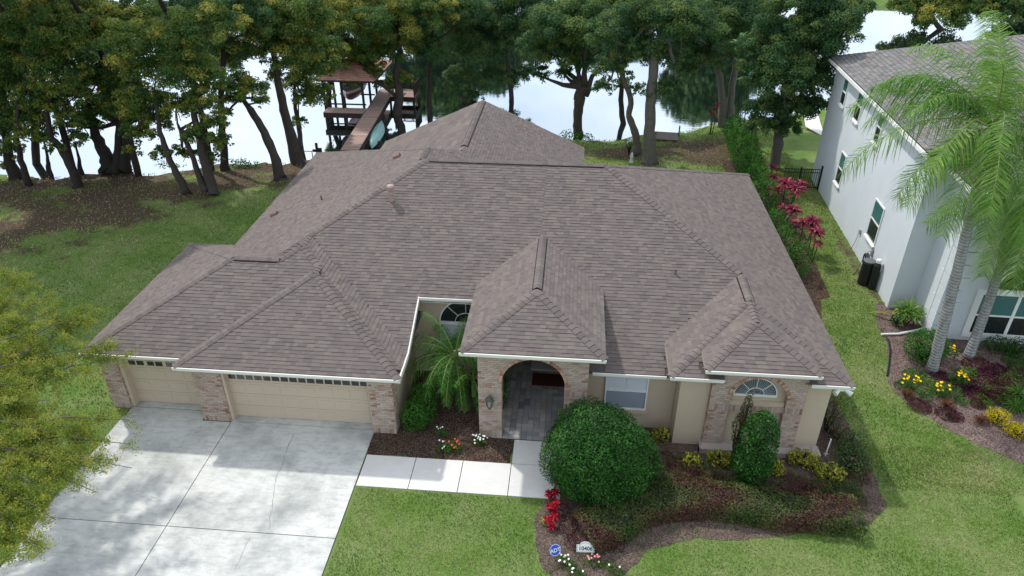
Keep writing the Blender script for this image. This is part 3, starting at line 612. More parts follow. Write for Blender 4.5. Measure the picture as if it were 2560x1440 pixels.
# ---- roof fittings
def rz(pl, x, y): return pl.z(x, y)
q = at(979, 497, z=P_.z(0, 25.6)); x, y = q.x, q.y
for _ in range(8): q = at(979, 497, z=P_.z(0, y)); x, y = q.x, q.y
mb = MB(); mb.tube_z((x, y, q.z-.1), [(.09, 0), (.09, .3), (.12, .31), (.12, .42), (.085, .44), (.085, .5), (.15, .51), (.16, .62), (.12, .67), (.02, .69)], 16); mb.build('flue_pipe', plain('pinkish_metal', L(.33,.23,.2), .5, .4, .08), roofo, smooth=False)
def onroof(px, py, pl, z=4.):
    for _ in range(30): q = at(px, py, z=z); z = .5*z+.5*pl.z(q.x, q.y)
    return q
for px, py, pl in ((804, 500, Lf), (1688, 686, P_)):
    q = onroof(px, py, pl); mb = MB(); mb.tube([q+Vector((0, 0, -.05)), q+Vector((0, 0, .22))], .035, 8); mb.build('plumbing_vent', M['brownpipe'], roofo)
for px, py in ((993, 394), (687, 538)):
    q = onroof(px, py, Lf); mb = MB(); ax = Vector((-1, 0, -p)).normalized(); side = Vector((0, 1, 0)); nn_ = Vector((-p, 0, 1)).normalized()
    r0 = []
    for k in range(9):
        w = math.pi*k/8; r0.append(side*math.cos(w)*.15+nn_*math.sin(w)*.17)
    Vv = [q+ax*.15+v for v in r0]+[q-ax*.17+v*.9 for v in r0]; mb.add(Vv, [(i, i+1, 10+i, 9+i) for i in range(8)]+[tuple(range(17, 8, -1))]); mb.build('roof_vent_hood', M['brownpipe'], roofo)
    mb = MB(); Vv = [q+ax*.10+v*.85 for v in r0]; mb.add(Vv, [tuple(range(9))]); mb.build('vent_opening', M['dark'], roofo)
# ================================================================ WALLS
def wall(mb, mat='stucco', name='wall', **k): return hpart(mb, name, mat, **k)
mb = MB(); mb.box(-15.8, 19.0, 0, -12.3, 25.5, 2.6); wall(mb)
mb = MB(); mb.box(-12.38, 18.56, 0, -5.56, 24.5, 2.6); wall(mb)
mb = MB(); mb.box(-13.4, 24, 0, 8.3, 34.2, 2.75); wall(mb)
mb = MB(); mb.box(-10, 30, 0, .2, 37.5, 2.9); mb.xprism([(-9.9, 2.9), (.1, 2.9), (-4.88, 5.1)], 37.2, 37.5); wall(mb)
mb = MB(); mb.box(3.78, 18.46, 0, 8.43, 25, 2.93); wall(mb)
mb = MB(); mb.box(.84, 19.16, 0, 3.77, 24.1, 2.42); wall(mb)
# courtyard back wall with arched window
mb = MB(); mb.box(-5.55, 21.6, 0, -2.5, 24.1, 3.42); wall(mb)
mb = MB(); gw = [(18.2, 2.55), (19.05, 2.64), (21.6, P_.z(0, 21.6)-.09), (21.6, 2.5), (18.2, 2.5)]; V = [(-5.62, a, b2) for a, b2 in gw]+[(-5.565, a, b2) for a, b2 in gw]; mb.add(V, [(0, 1, 2, 3, 4), (9, 8, 7, 6, 5)]+[(i, 5+i, 5+(i+1) % 5, (i+1) % 5) for i in range(5)]); wall(mb)
# garage recess: jambs, headers
mb = MB(); mb.box(-15.24, 18.72, 2.1, -12.36, 19.0, 2.58); mb.box(-15.24, 18.66, 0, -15.12, 18.99, 2.1); wall(mb, 'tanpaint', 'door_surround')
mb = MB(); mb.box(-11.39, 18.3, 2.1, -6.3, 18.56, 2.58); mb.box(-11.39, 18.24, 0, -11.29, 18.54, 2.1); mb.box(-6.42, 18.3, 0, -6.3, 18.54, 2.1); wall(mb, 'tanpaint', 'door_surround')
def garage_door(x0, x1, y, ncol):
    d = MB(); d.box(x0, y, .03, x1, y+.04, 2.1); do = hpart(d, 'garage_door', 'tanpaint'); W_ = (x1-x0)/ncol; H_ = 2.07/4
    for r_ in range(4):
        mb = MB(); mb.box(x0, y-.012, .035+r_*H_, x1, y-.001, .03+(r_+1)*H_-.012)
        for c in range(ncol):
            cx = x0+W_*(c+.5)
            if r_ < 3:
                a, b2, z0, z1 = cx-W_*.42, cx+W_*.42, .03+r_*H_+.09, .03+(r_+1)*H_-.09
                mb.box(a, y-.014, z0, b2, y-.0121, z1); mb.box(a+.03, y-.024, z0+.03, b2-.03, y-.0141, z1-.03)
        po = mb.build('door_panel', M['tanpaint'], do)
    for c in range(ncol):
        cx = x0+W_*(c+.5); z0, z1 = .03+3*H_+.1, .03+4*H_-.23
        for s in (-1, 1):
            mb = MB(); mb.box(cx+s*.15-.125, y-.02, z0, cx+s*.15+.125, y-.0125, z1); mb.build('window_pane', M['glass'], do)
        mb = MB(); mb.box(cx-.30, y-.028, z0-.03, cx+.30, y-.0205, z0-.001); mb.box(cx-.30, y-.028, z1+.001, cx+.30, y-.0205, z1+.03); mb.box(cx-.022, y-.028, z0, cx+.022, y-.0205, z1); mb.build('window_frame', M['tanpaint'], do)
garage_door(-15.12, -12.4, 18.95, 4); garage_door(-11.29, -6.42, 18.5, 8)
# ---- bricks
BR = []
BW, BH, MJ = .203, .066, .011
def brickwall(o, ud, nd, W_, H_, z0=0., allow=None, red=False, phase=0):
    """o: corner (x,y), ud: unit dir along wall, nd: outward; running bond with the front face proud of the mortar"""
    nrow = int(H_/(BH+MJ)); rh = H_/nrow
    for r_ in range(nrow):
        zc = z0+(r_+.5)*rh; iv = allow(zc) if allow else [(0, W_)]
        for a, b2 in iv:
            off = ((r_+phase) % 2)*.5*(BW+MJ); k0 = math.floor((a-off)/(BW+MJ)); u = off+k0*(BW+MJ)
            while u < b2-.01:
                u0, u1 = max(u, a), min(u+BW, b2)
                if u1-u0 > .03: BR.append((o, ud, nd, u0, u1, z0+r_*rh+MJ/2, z0+(r_+1)*rh-MJ/2, u1-u0 > BW-1e-3, red or (u0 < .02 and a == 0 and random.random() < .2) or (abs(u1-W_) < .02 and random.random() < .25), random.uniform(.008, .016)))
                u += BW+MJ
def soldier(o, ud, nd, W_, z0, h=.2, pr=.02, red=False):
    n = max(1, int(W_/(BH+MJ))); w = W_/n
    for k in range(n): BR.append((o, ud, nd, k*w+MJ/2, (k+1)*w-MJ/2, z0, z0+h, False, red or random.random() < .12, pr+random.uniform(0, .006)))
X1, Y0 = (1, 0), (0, -1)
def pier(x0, x1, y, h, d=.35, side=None):
    mb = MB(); mb.box(x0, y, 0, x1, y+d, h); hpart(mb, 'brick_pier', 'mortar')
    brickwall((x0, y), X1, Y0, x1-x0, h-.2, .2); soldier((x0, y), X1, Y0, x1-x0, 0.0)
    if side == 'R' or side == 'B': brickwall((x1, y), (0, 1), (1, 0), d, h, 0, None, False, 1)
    if side == 'L' or side == 'B': brickwall((x0, y+d), (0, -1), (-1, 0), d, h, 0, None, False, 1)
pier(-15.87, -15.24, 18.6, 2.56, .42, 'B'); pier(-12.36, -11.39, 18.2, 2.56, .4, 'B'); pier(-6.3, -5.52, 18.1, 2.56, .5, 'B')
# porch arch wall
EX0, EX1, EY = -2.68, .83, 18.22; AC, AR, AS = -.91, 1.02, 2.34
def arch_poly(x0, x1, z1, cx, R, zs, n=24):
    return [(x0, 0), (cx-R, 0)]+[(cx-R*math.cos(math.pi*i/n), zs+R*math.sin(math.pi*i/n)) for i in range(n+1)]+[(cx+R, 0), (x1, 0), (x1, z1), (x0, z1)]
def arch_wall(x0, x1, y, d, z1, cx, R, zs, name='brick_arch'):
    mb = MB(); n = 24
    mb.box(x0, y, 0, cx-R, y+d, zs); mb.box(cx+R, y, 0, x1, y+d, zs)
    for i in range(n):
        a0_, a1_ = math.pi*i/n, math.pi*(i+1)/n; xa, xb = cx-R*math.cos(a0_), cx-R*math.cos(a1_); za, zb = zs+R*math.sin(a0_), zs+R*math.sin(a1_)
        mb.xprism([(xa, za), (xb, zb), (xb, z1), (xa, z1)], y, y+d)
    mb.box(x0, y, zs, cx-R, y+d, z1); mb.box(cx+R, y, zs, x1, y+d, z1)
    return hpart(mb, name, 'mortar')
arch_wall(EX0, EX1, EY, .4, 3.72, AC, AR, AS)
def allow_arch(x0, W_, cx, R, zs):
    def f(z):
        if z < zs: h = R
        elif z < zs+R+.11: h = math.sqrt(max(0, (R+.11)**2-(z-zs)**2))
        else: return [(0, W_)]
        a, b2 = cx-h-x0, cx+h-x0; return [(0, a), (b2, W_)]
    return f
fa = allow_arch(EX0, EX1-EX0, AC, AR, AS)
brickwall((EX0, EY), X1, Y0, EX1-EX0, 1.75, .2, fa); brickwall((EX0, EY), X1, Y0, EX1-EX0, 3.72-2.17, 2.17, fa)
for a, b2 in ((EX0, AC-AR), (AC+AR, EX1)):
    soldier((a, EY), X1, Y0, b2-a, 0.); soldier((a, EY), X1, Y0, b2-a, 1.96, .19, .03)
brickwall((EX0, EY+.4), (0, -1), (-1, 0), .4, 3.7, 0); brickwall((EX1, EY), (0, 1), (1, 0), .4, 3.7, 0)
brickwall((AC-AR, EY), (0, 1), (1, 0), .4, 2.3, 0, None, False, 1); brickwall((AC+AR, EY+.4), (0, -1), (-1, 0), .4, 2.3, 0)
ARCHES = []
def voussoirs(cx, y, R, zs, h=.1, pr=.03):
    n = int(math.pi*R/.078)
    for i in range(n):
        a = math.pi*(i+.06)/n; b2 = math.pi*(i+.94)/n; mb = []
        for rr, w in ((R-.004, a), (R-.004, b2), (R+h, b2), (R+h, a)): mb.append((cx-rr*math.cos(w), zs+rr*math.sin(w)))
        ARCHES.append((mb, y-pr, y+.12, random.random()))
voussoirs(AC, EY, AR, AS)
# bump: brick arch surround on the right wing
BX0, BX1, BY = 4.72, 7.62, 18.26; BC, BRd, BS = 6.2, .88, 2.2
arch_wall(BX0, BX1, BY, .2, 3.33, BC, BRd, BS)
fb = allow_arch(BX0, BX1-BX0, BC, BRd, BS)
brickwall((BX0, BY), X1, Y0, BX1-BX0, 1.52, .2, fb); brickwall((BX0, BY), X1, Y0, BX1-BX0, 3.33-1.97, 1.97, fb)
for a, b2 in ((BX0, BC-BRd), (BC+BRd, BX1)): soldier((a, BY), X1, Y0, b2-a, 1.74, .2, .035)
voussoirs(BC, BY, BRd, BS, .11)
brickwall((BX0, BY+.2), (0, -1), (-1, 0), .2, 3.3); brickwall((BX1, BY), (0, 1), (1, 0), .2, 3.3); brickwall((BC-BRd, BY), (0, 1), (1, 0), .2, 2.2); brickwall((BC+BRd, BY+.2), (0, -1), (-1, 0), .2, 2.2)
mb = MB(); mb.box(BC-BRd, BY+.06, 1.70, BC+BRd, 18.462, 1.90); hpart(mb, 'brick_sill', 'mortar'); soldier((BC-BRd, BY+.06), X1, Y0, 2*BRd, 1.7, .2, .02)
mb = MB(); mb.box(BC-BRd+.02, BY+.08, 1.905, BC+BRd-.02, 18.462, 2.06); wall(mb, 'stucco', 'window_ledge')
mb = MB(); mb.box(4.62, 18.08, 0, 8.5, 18.47, .2); mb.box(4.62, 18.08, 0, 4.7, 18.3, .2); hpart(mb, 'brick_plinth', 'mortar'); soldier((4.62, 18.08), X1, Y0, 3.88, 0.01, .19, .02, False)
mb = MB(); mb.add([(4.62, 18.06, .205), (8.52, 18.06, .205), (8.52, 18.47, .205), (4.62, 18.47, .205), (4.72, 18.25, .3), (8.42, 18.25, .3), (8.42, 18.47, .3), (4.72, 18.47, .3)], [(0, 3, 2, 1), (4, 5, 6, 7), (0, 1, 5, 4), (1, 2, 6, 5), (2, 3, 7, 6), (3, 0, 4, 7)]); wall(mb, 'mortar', 'plinth_cap')
# build bricks: 300 biggest full ones are pieces
cand = [b for b in BR if b[7] and not b[8] and b[2] == Y0]
cand.sort(key=lambda b: (b[0][0]+b[3])**2+(b[0][1])**2+(CH-b[5])**2); single = set(id(b) for b in cand[:240])
mp = MB(); mp.box(0, 0, 0, BW, .012, BH-.001); bme = mp.mesh('brick', M['brick']); a = bme.attributes.new('piece', 'FLOAT', 'FACE'); a.data.foreach_set('value', [1.]*6)
bricks = MB(); reds = MB()
for b in BR:
    o, ud, nd, u0, u1, z0, z1, full, red, pr = b
    if id(b) in single:
        link('brick', bme, house, Vector((o[0]+u0, o[1]-pr, z0))-HO)
    else:
        xa, ya = o[0]+ud[0]*u0, o[1]+ud[1]*u0; xb, yb = o[0]+ud[0]*u1+nd[0]*pr, o[1]+ud[1]*u1+nd[1]*pr
        (reds if red else bricks).box(min(xa, xb), min(ya, yb), z0, max(xa, xb), max(ya, yb), z1, random.random())
vb = MB()
for i, (pl4, y0, y1, tn) in enumerate(ARCHES): vb.xprism(pl4, y0, y1, tn)
hpart(bricks, 'brickwork', 'brick', kind='stuff'); hpart(reds, 'red_brickwork', 'redbrick', kind='stuff'); hpart(vb, 'arch_brickwork', toned('arch_brick', [L(.30,.15,.11), L(.42,.27,.2), L(.5,.36,.28), L(.25,.12,.09)], .9, .2), kind='stuff')
# porch interior
mb = MB(); mb.box(.5, 18.62, 0, .82, 23, 3.6); wall(mb); mb = MB(); mb.box(-2.6, 18.64, 2.3, -2.3, 23, 3.6); mb.box(-2.6, 20.6, 0, -2.3, 23, 2.3); wall(mb)
mb = MB(); mb.box(-2.6, 23, 0, .82, 23.2, 3.6); wall(mb); mb = MB(); mb.box(-2.62, 18.3, 3.6, .8, 23, 3.66); wall(mb, 'stucco', 'porch_ceiling')
mb = MB(); mb.box(-1.75, 22.94, .1, .1, 22.99, 2.5); do = hpart(mb, 'front_door', 'door')
for s in (-1, 1):
    mb = MB(); mb.box(-.82+s*.45-.38, 22.92, .2, -.82+s*.45+.38, 22.935, 2.4); mb.build('door_panel', M['door'], do)
# porch pavers
pv = empty('porch_floor', (-.9, 20, 0), kind='structure', label='grey block paving of the porch')
mb = MB(); mb.box(-1.4, -1.84, -.1, 1.4, 3.0, .022); mb.build('joint', M['crack'], pv)
pm = {}
for nm, (a, b2) in dict(s=(.2, .2), m=(.2, .3), l=(.3, .2)).items():
    q = MB(); q.box(.004, .004, 0, a-.004, b2-.004, .03); pm[nm] = q.mesh('paver', M['paver']); aa = pm[nm].attributes.new('piece', 'FLOAT', 'FACE'); aa.data.foreach_set('value', [1.]*6)
occ = np.zeros((14, 25), bool); cnt = 0
for j in range(25):
    for i in range(14):
        if occ[i, j]: continue
        # half-unit lattice of .2 m: 1x1, 1x1.5 -> use 1x1, 1x2(.4 long), 2x1
        r_ = random.random(); w = 1; h = 1
        if r_ < .45 and i+1 < 14 and not occ[i+1, j]: w = 2
        elif r_ < .85 and j+1 < 25: h = 2
        occ[i:i+w, j:j+h] = True; key = (w, h)
        if key not in pm:
            q = MB(); q.box(.005, .005, 0, w*.2-.005, h*.1935-.005, .032); pm[key] = q.mesh('paver', M['paver']); aa = pm[key].attributes.new('piece', 'FLOAT', 'FACE'); aa.data.foreach_set('value', [1.]*6)
        if cnt < 300: link('paver', pm[key], pv, (-1.4+i*.2, -1.84+j*.1935, .012)); cnt += 1
mb = MB()
m = MB(); m.box(-1.1, 21.05, .052, .12, 21.75, .075); tag(m.build('door_mat', M['rug']), 'dark red mat on the porch paving inside the brick arch', 'mat')
# ---- windows of the house
def dh_window(x0, x1, z0, z1, y, parent=house, off=HO, cols=2, blinds=True):
    w = empty('window'); w.parent = parent; w.location = Vector((x0, y, z0))-off; wx, h = x1-x0, z1-z0
    f = MB(); t = .05
    f.box(0, -.05, 0, t, .02, h); f.box(wx-t, -.05, 0, wx, .02, h); f.box(t, -.05, 0, wx-t, .02, t); f.box(t, -.05, h-t, wx-t, .02, h); f.box(t, -.045, h*.5-.03, wx-t, .02, h*.5+.03)
    f.build('window_frame', M['white'], w)
    for za, zb, mt in ((t, h*.5-.03, 'blindlow'), (h*.5+.03, h-t, 'blind')):
        if blinds:
            b2 = MB(); n = int((zb-za)/.085)
            for k in range(n):
                zz = za+(k+.5)*(zb-za)/n; b2.add([(t, -.012, zz-.043), (wx-t, -.012, zz-.043), (wx-t, .005, zz+.035), (t, .005, zz+.035)], [(0, 1, 2, 3)])
            b2.build('window_blind', M[mt], w, kind='stuff')
        g2 = MB(); g2.box(t, .008, za, wx-t, .014, zb); g2.build('window_pane', M['glass'], w)
    m2 = MB(); 
    for k in range(1, cols): m2.box(t+(wx-2*t)*k/cols-.012, -.03, h*.5+.03, t+(wx-2*t)*k/cols+.012, -.015, h-t)
    m2.build('muntin', M['white'], w); return w
dh_window(1.46, 2.87, .82, 2.4, 19.13)
mb = MB(); mb.box(1.40, 19.04, .68, 2.93, 19.16, .815); wall(mb, 'stucco', 'window_sill')
def fan(cx, z0, R, y, mat='glass', parent=house, off=HO, spokes=3, inner=.42, n=24):
    w = empty('arched_window'); w.parent = parent; w.location = Vector((cx, y, z0))-off
    f = MB(); pts = [(R*math.cos(math.pi*i/n), R*math.sin(math.pi*i/n)) for i in range(n+1)]
    for i in range(n):
        (a, b2), (c, d) = pts[i], pts[i+1]; f.xprism([(a, b2), (c, d), (c*.955, d*.955), (a*.955, b2*.955)], -.05, .0)
    f.box(-R, -.055, -.05, R, 0, .02); f.build('window_frame', M['white'], w)
    g2 = MB(); g2.xprism(pts, -.012, -.004); g2.build('window_pane', M[mat], w)
    m2 = MB(); r1 = R*inner
    for i in range(n):
        a, b2 = math.pi*i/n, math.pi*(i+1)/n
        m2.xprism([(r1*math.cos(a), r1*math.sin(a)), (r1*math.cos(b2), r1*math.sin(b2)), ((r1-.018)*math.cos(b2), (r1-.018)*math.sin(b2)), ((r1-.018)*math.cos(a), (r1-.018)*math.sin(a))], -.035, -.013)
    for k in range(spokes):
        a = math.pi*(k+1)/(spokes+1); c, s = math.cos(a), math.sin(a); q = .0085
        m2.xprism([(r1*c-q*s, r1*s+q*c), (r1*c+q*s, r1*s-q*c), (.94*R*c+q*s, .94*R*s-q*c), (.94*R*c-q*s, .94*R*s+q*c)], -.036, -.0135)
    m2.build('muntin', M['white'], w)
    if mat == 'leaded':
        l2 = MB()
        for k in range(26):
            a = math.pi*(k+.5)/26; c, s = math.cos(a), math.sin(a); q = .005
            l2.xprism([(r1*c-q*s, r1*s+q*c), (r1*c+q*s, r1*s-q*c), (.9*R*c+q*s, .9*R*s-q*c), (.9*R*c-q*s, .9*R*s+q*c)], -.022, -.0125)
        l2.tube([(-.12+.1*math.cos(t/9*6.2), -.02, .13+.07*math.sin(t/9*6.2)) for t in range(10)], .008, 4); l2.tube([(.05+.12*math.cos(t/9*6.2), -.02, .12+.08*math.sin(t/9*6.2)) for t in range(10)], .008, 4)
        l2.build('leading', M['greylead'], w)
    return w
M['greylead'] = plain('pale_leading', L(.33,.36,.36), .5, .4); M['leaded'] = glass('grey_leaded_glass', L(.10,.13,.14))
fan(6.12, 2.28, .68, 18.45, 'leaded')
fan(-3.55, 2.35, .98, 21.59, 'glass', inner=.42)
dh_window(-4.53, -2.57, .9, 2.3, 21.58)
# mock: lanterns
def lantern(x, z, lab):
    r0 = empty('wall_lantern', (x, EY-.16, z), label=lab, cat='lantern', group='lanterns on the porch piers')
    mb = MB(); mb.tube_z((0, 0, 0), [(.01, -.3), (.03, -.27), (.025, -.24), (.07, -.2), (.09, -.15)], 8); mb.tube_z((0, 0, 0), [(.12, .12), (.125, .15), (.07, .22), (.03, .25), (.035, .29), (.01, .34)], 8); mb.box(-.05, .08, -.18, .05, .13, .14); mb.tube([(0, .1, .1), (0, .05, .26), (0, 0, .3)], .015, 6)
    for k in range(6):
        w = math.pi*k/3; mb.tube([(.09*math.cos(w), .09*math.sin(w), -.15), (.125*math.cos(w), .125*math.sin(w), .13)], .009, 4)
    mb.build('lantern_frame', M['bronze'], r0)
    mb = MB(); mb.tube_z((0, 0, 0), [(.08, -.15), (.11, .12)], 6); mb.build('lantern_glass', glass('lantern_glass', L(.16,.17,.15), .15), r0)
lantern(-2.31, 1.63, 'verdigris wall lantern on the brick pier left of the porch arch, near the date palm'); lantern(.47, 1.63, 'wall lantern on the right porch pier, half hidden by the big round bush')
# ================================================================ NEIGHBOUR HOUSE
NO = Vector((13.95, 27.75, 0)); NA = math.radians(-2.2)
nb = empty('neighbour_house', NO, NA, label='pale blue-grey two-storey stucco house with a mottled shingle roof, behind the palms', cat='house')
mb = MB(); mb.box(0, 0, 0, 16, 14.6, 7.0); mb.build('wall', M['nstucco'], nb)
mb = MB(); mb.box(1.0, -2.1, 0, 16, .2, 6.45); mb.build('wall', M['nstucco'], nb)
NP = .42
def nplane(z0, x0, y0, gx, gy): return Pl(z0, x0, y0, gx, gy)
n1 = [Pl(7.15, -.4, 0, NP, 0), Pl(7.15, 0, -.4, 0, NP), Pl(7.15, 0, 15.0, 0, -NP)]
n2 = [Pl(6.6, .6, 0, NP, 0), Pl(6.6, 0, -2.5, 0, NP)]
NPOLY = []
for pl, bx, bl in ((n1[0], (-.4, 16, -.4, 15.0), [n1[1], n1[2]]), (n1[1], (-.4, 16, -.4, 8), [n1[0], n1[2]]), (n1[2], (-.4, 16, 7, 15.0), [n1[0], n1[1]]), (n2[0], (.6, 16, -2.5, .5), [n2[1]]), (n2[1], (.6, 16, -2.5, .5), [n2[0]])):
    po = region(pl, bx, bl)
    if po and len(po) > 2: NPOLY.append((pl, po))
mb = MB()
for pl, po in NPOLY:
    n = len(po); V = [(x, y, pl.z(x, y)-.005) for x, y in po]+[(x, y, pl.z(x, y)-.09) for x, y in po]
    mb.add(V, [tuple(range(n)), tuple(range(2*n-1, n-1, -1))]+[(i, n+i, n+(i+1) % n, (i+1) % n) for i in range(n)])
nroof = mb.build('roof', M['shaded_shingle_edge'], nb)
def nenv(x, y): return max([pl.z(x, y) for pl, po in NPOLY if inpoly(po, x, y)], default=-9)
ns = Shingler(nroof, M['shingle2'], M['shaded_shingle_edge'], 260, ex=.2, widths=(.24, .3, .36), lo=.02, up=.004, envf=nenv, gap=.012)
for pl, po in NPOLY: ns.face(pl, po)
ns.finish()
mb = MB(); mb.box(-.47, -.4, 6.95, -.38, 15.0, 7.11); mb.box(-.38, -.3, 6.93, 0, 14.9, 6.96); mb.build('gutter', M['white'], nb)
mb = MB(); mb.box(.53, -2.58, 6.42, .62, .0, 6.58); mb.box(.53, -2.58, 6.42, 14, -2.49, 6.58); mb.box(.6, -2.5, 6.38, 16, .2, 6.41); mb.build('gutter', M['white'], nb)
mb = MB(); mb.tube([(.98, -1.62, 6.4), (.93, -1.62, 6.1), (.93, -1.62, .3), (.9, -1.62, .12), (.6, -1.75, .08), (-.2, -2.1, .07), (-.9, -2.2, .06)], .05, 8); mb.build('downspout', M['white'], nb)
for k in range(11):   # corner quoins
    z0 = .12+k*.56; mb = MB(); lx = .55 if k % 2 else .75
    mb.box(.91, -2.18, z0, .999, -2.18+lx, z0+.52); mb.box(.999, -2.18, z0, .95+lx, -2.101, z0+.52); mb.build('quoin', M['nstucco'], nb)
def nwin(y0, y1, z0, z1, cols=1):
    w = empty('window'); w.parent = nb; f = MB(); t = .06; h = (z0+z1)/2
    f.box(-.05, y0-t, z0-t, .0, y1+t, z0); f.box(-.05, y0-t, z1, .0, y1+t, z1+t); f.box(-.05, y0-t, z0, .0, y0, z1); f.box(-.05, y1, z0, .0, y1+t, z1); f.box(-.05, y0, h-.03, .0, y1, h+.03)
    f.build('window_frame', M['white'], w); s = MB(); s.box(-.13, y0-.1, z0-.14, -.0, y1+.1, z0-.062); s.build('window_sill', M['white'], w)
    for a, b2, mt in ((z0, h-.03, 'glass'), (h+.03, z1, 'tealglass')):
        g2 = MB(); g2.box(-.025, y0, a, -.012, y1, b2); g2.build('window_pane', M[mt], w)
nwin(3.1, 4.25, 1.5, 3.25); nwin(9.15, 9.95, 5.3, 6.75); nwin(5.9, 6.5, 5.3, 6.75); nwin(9.5, 10.3, 1.7, 3.3); nwin(11.9, 12.6, 5.3, 6.6)
# big front window with fanlight on the gable wall
w = empty('window'); w.parent = nb; yf = -2.1; f = MB(); X0w, X1w = 2.15, 5.3
f.box(X0w, yf-.06, .2, X1w, yf, .42); f.box(X0w, yf-.06, 2.2, X1w, yf, 2.42); f.box(X0w, yf-.06, .42, X0w+.25, yf, 2.2); f.box(X1w-.25, yf-.06, .42, X1w, yf, 2.2)
for xm in (X0w+.55, X0w+1.55, X0w+2.6): f.box(xm, yf-.055, .42, xm+.12, yf, 2.2)
f.box(X0w+.25, yf-.05, 1.22, X1w-.25, yf-.001, 1.29); f.build('window_frame', M['white'], w)
for xa, xb in ((X0w+.25, X0w+.55), (X0w+.67, X0w+1.55), (X0w+1.67, X0w+2.6)):
    for za, zb, mt in ((.42, 1.22, 'glass'), (1.29, 2.2, 'tealglass')):
        g2 = MB(); g2.box(xa, yf-.03, za, xb, yf-.012, zb); g2.build('window_pane', M[mt], w)
nfan = fan(X0w+1.7, 2.45, 1.15, yf-.02, 'glass', nb, Vector((0, 0, 0)))
ar = MB(); n = 24
for i in range(n):
    a, b2 = math.pi*i/n, math.pi*(i+1)/n
    ar.xprism([(X0w+1.7+1.17*math.cos(a), 2.43+1.17*math.sin(a)), (X0w+1.7+1.17*math.cos(b2), 2.43+1.17*math.sin(b2)), (X0w+1.7+1.42*math.cos(b2), 2.43+1.42*math.sin(b2)), (X0w+1.7+1.42*math.cos(a), 2.43+1.42*math.sin(a))], yf-.08, yf)
ar.build('arch_trim', M['white'], nb)
# things against the neighbour wall
def nloc(x, y, z=0):
    c, s = math.cos(NA), math.sin(NA); return Vector((NO.x+c*x-s*y, NO.y+s*x+c*y, z))
tk = empty('water_softener', nloc(-.42, 2.05), label='black cylindrical water softener tank standing against the neighbour wall', cat='water tank')
mb = MB(); mb.tube_z((0, 0, 0), [(.26, 0), (.28, .04), (.28, 1.12), (.26, 1.16)], 20); mb.build('tank_body', M['black'], tk)
mb = MB(); mb.tube_z((0, 0, 0), [(.255, 1.165), (.27, 1.2), (.2, 1.23)], 20); mb.build('tank_lid', plain('grey_lid', L(.11,.12,.13), .6), tk)
mb = MB(); mb.tube_z((.2, -.42, 0), [(.15, 0), (.16, .05), (.16, 1.2), (.1, 1.32)], 16); mb.build('resin_tank', M['black'], tk)
mb = MB(); mb.tube_z((.2, -.42, 1.32), [(.07, 0), (.12, .03), (.12, .16), (.07, .2)], 12); mb.box(.24, -.5, 1.0, .38, -.34, 1.3); mb.build('control_head', M['white'], tk)
hr = empty('hose_reel', nloc(-.2, 3.0, .75), label='wall-mounted reel with a coiled dark garden hose beside the black tank', cat='hose reel')
mb = MB()
for r_ in (.2, .235, .27): 
    for xx in (-.06, .02): mb.tube([(xx, r_*math.cos(t/20*6.283), r_*1.15*math.sin(t/20*6.283)) for t in range(21)], .017, 6)
mb.tube([(-.05, .25, -.1), (-.1, .3, -.5), (-.25, .1, -.7), (-.5, -.2, -.72)], .016, 6); mb.build('hose', M['black'], hr)
mb = MB(); mb.box(.1, -.05, .2, .18, .05, .5); mb.tube([(.15, 0, .4), (.0, 0, .45), (-.1, 0, .3)], .02, 6)
for k in range(6): mb.tube([(-.02, 0, 0), (-.02, .19*math.cos(k*1.047), .22*math.sin(k*1.047))], .012, 5)
mb.build('reel_frame', M['greylead'], hr)
eb = empty('outlet_box', nloc(-.03, 5.05, 1.2), label='small grey electrical box with a cable on the neighbour wall', cat='outlet box')
mb = MB(); mb.box(-.06, -.08, -.1, .03, .08, .1); mb.build('box_body', M['greylead'], eb); mb = MB(); mb.tube([(-.03, .05, -.1), (-.05, .1, -.6), (-.12, .25, -1.15)], .012, 5); mb.build('cable', M['black'], eb)
# black aluminium fence between the hedge and the neighbour wall
fe = empty('metal_fence', (12.3, 40.6, 0), label='black metal picket fence joining the hedge to the neighbour wall', cat='fence')
mb = MB()
for zz in (.15, 1.05, 1.25): mb.box(0, -.015, zz, 2.1, .015, zz+.04)
mb.build('rail', M['black'], fe)
pk = MB(); pk.box(-.01, -.01, .05, .01, .01, 1.3); pkm = pk.mesh('picket', M['black'])
for k in range(17): link('picket', pkm, fe, (.08+k*.12, 0, 0))
mb = MB(); mb.box(2.06, -.06, 0, 2.16, .04, 1.5); mb.build('post', M['black'], fe); mb = MB(); mb.box(.9, -.05, 0, .98, .03, 1.4); mb.build('post', M['black'], fe)
# concrete pad behind the neighbour house
pd = MB(); q = [at(1990, 268), at(2040, 300), at(2062, 345), at(2012, 325)]; mb = MB(); mb.prism([(v.x, v.y) for v in q], .0, .06)
mb.build('concrete_path', M['walk'], kind='structure', label='concrete path at the back of the neighbouring house')
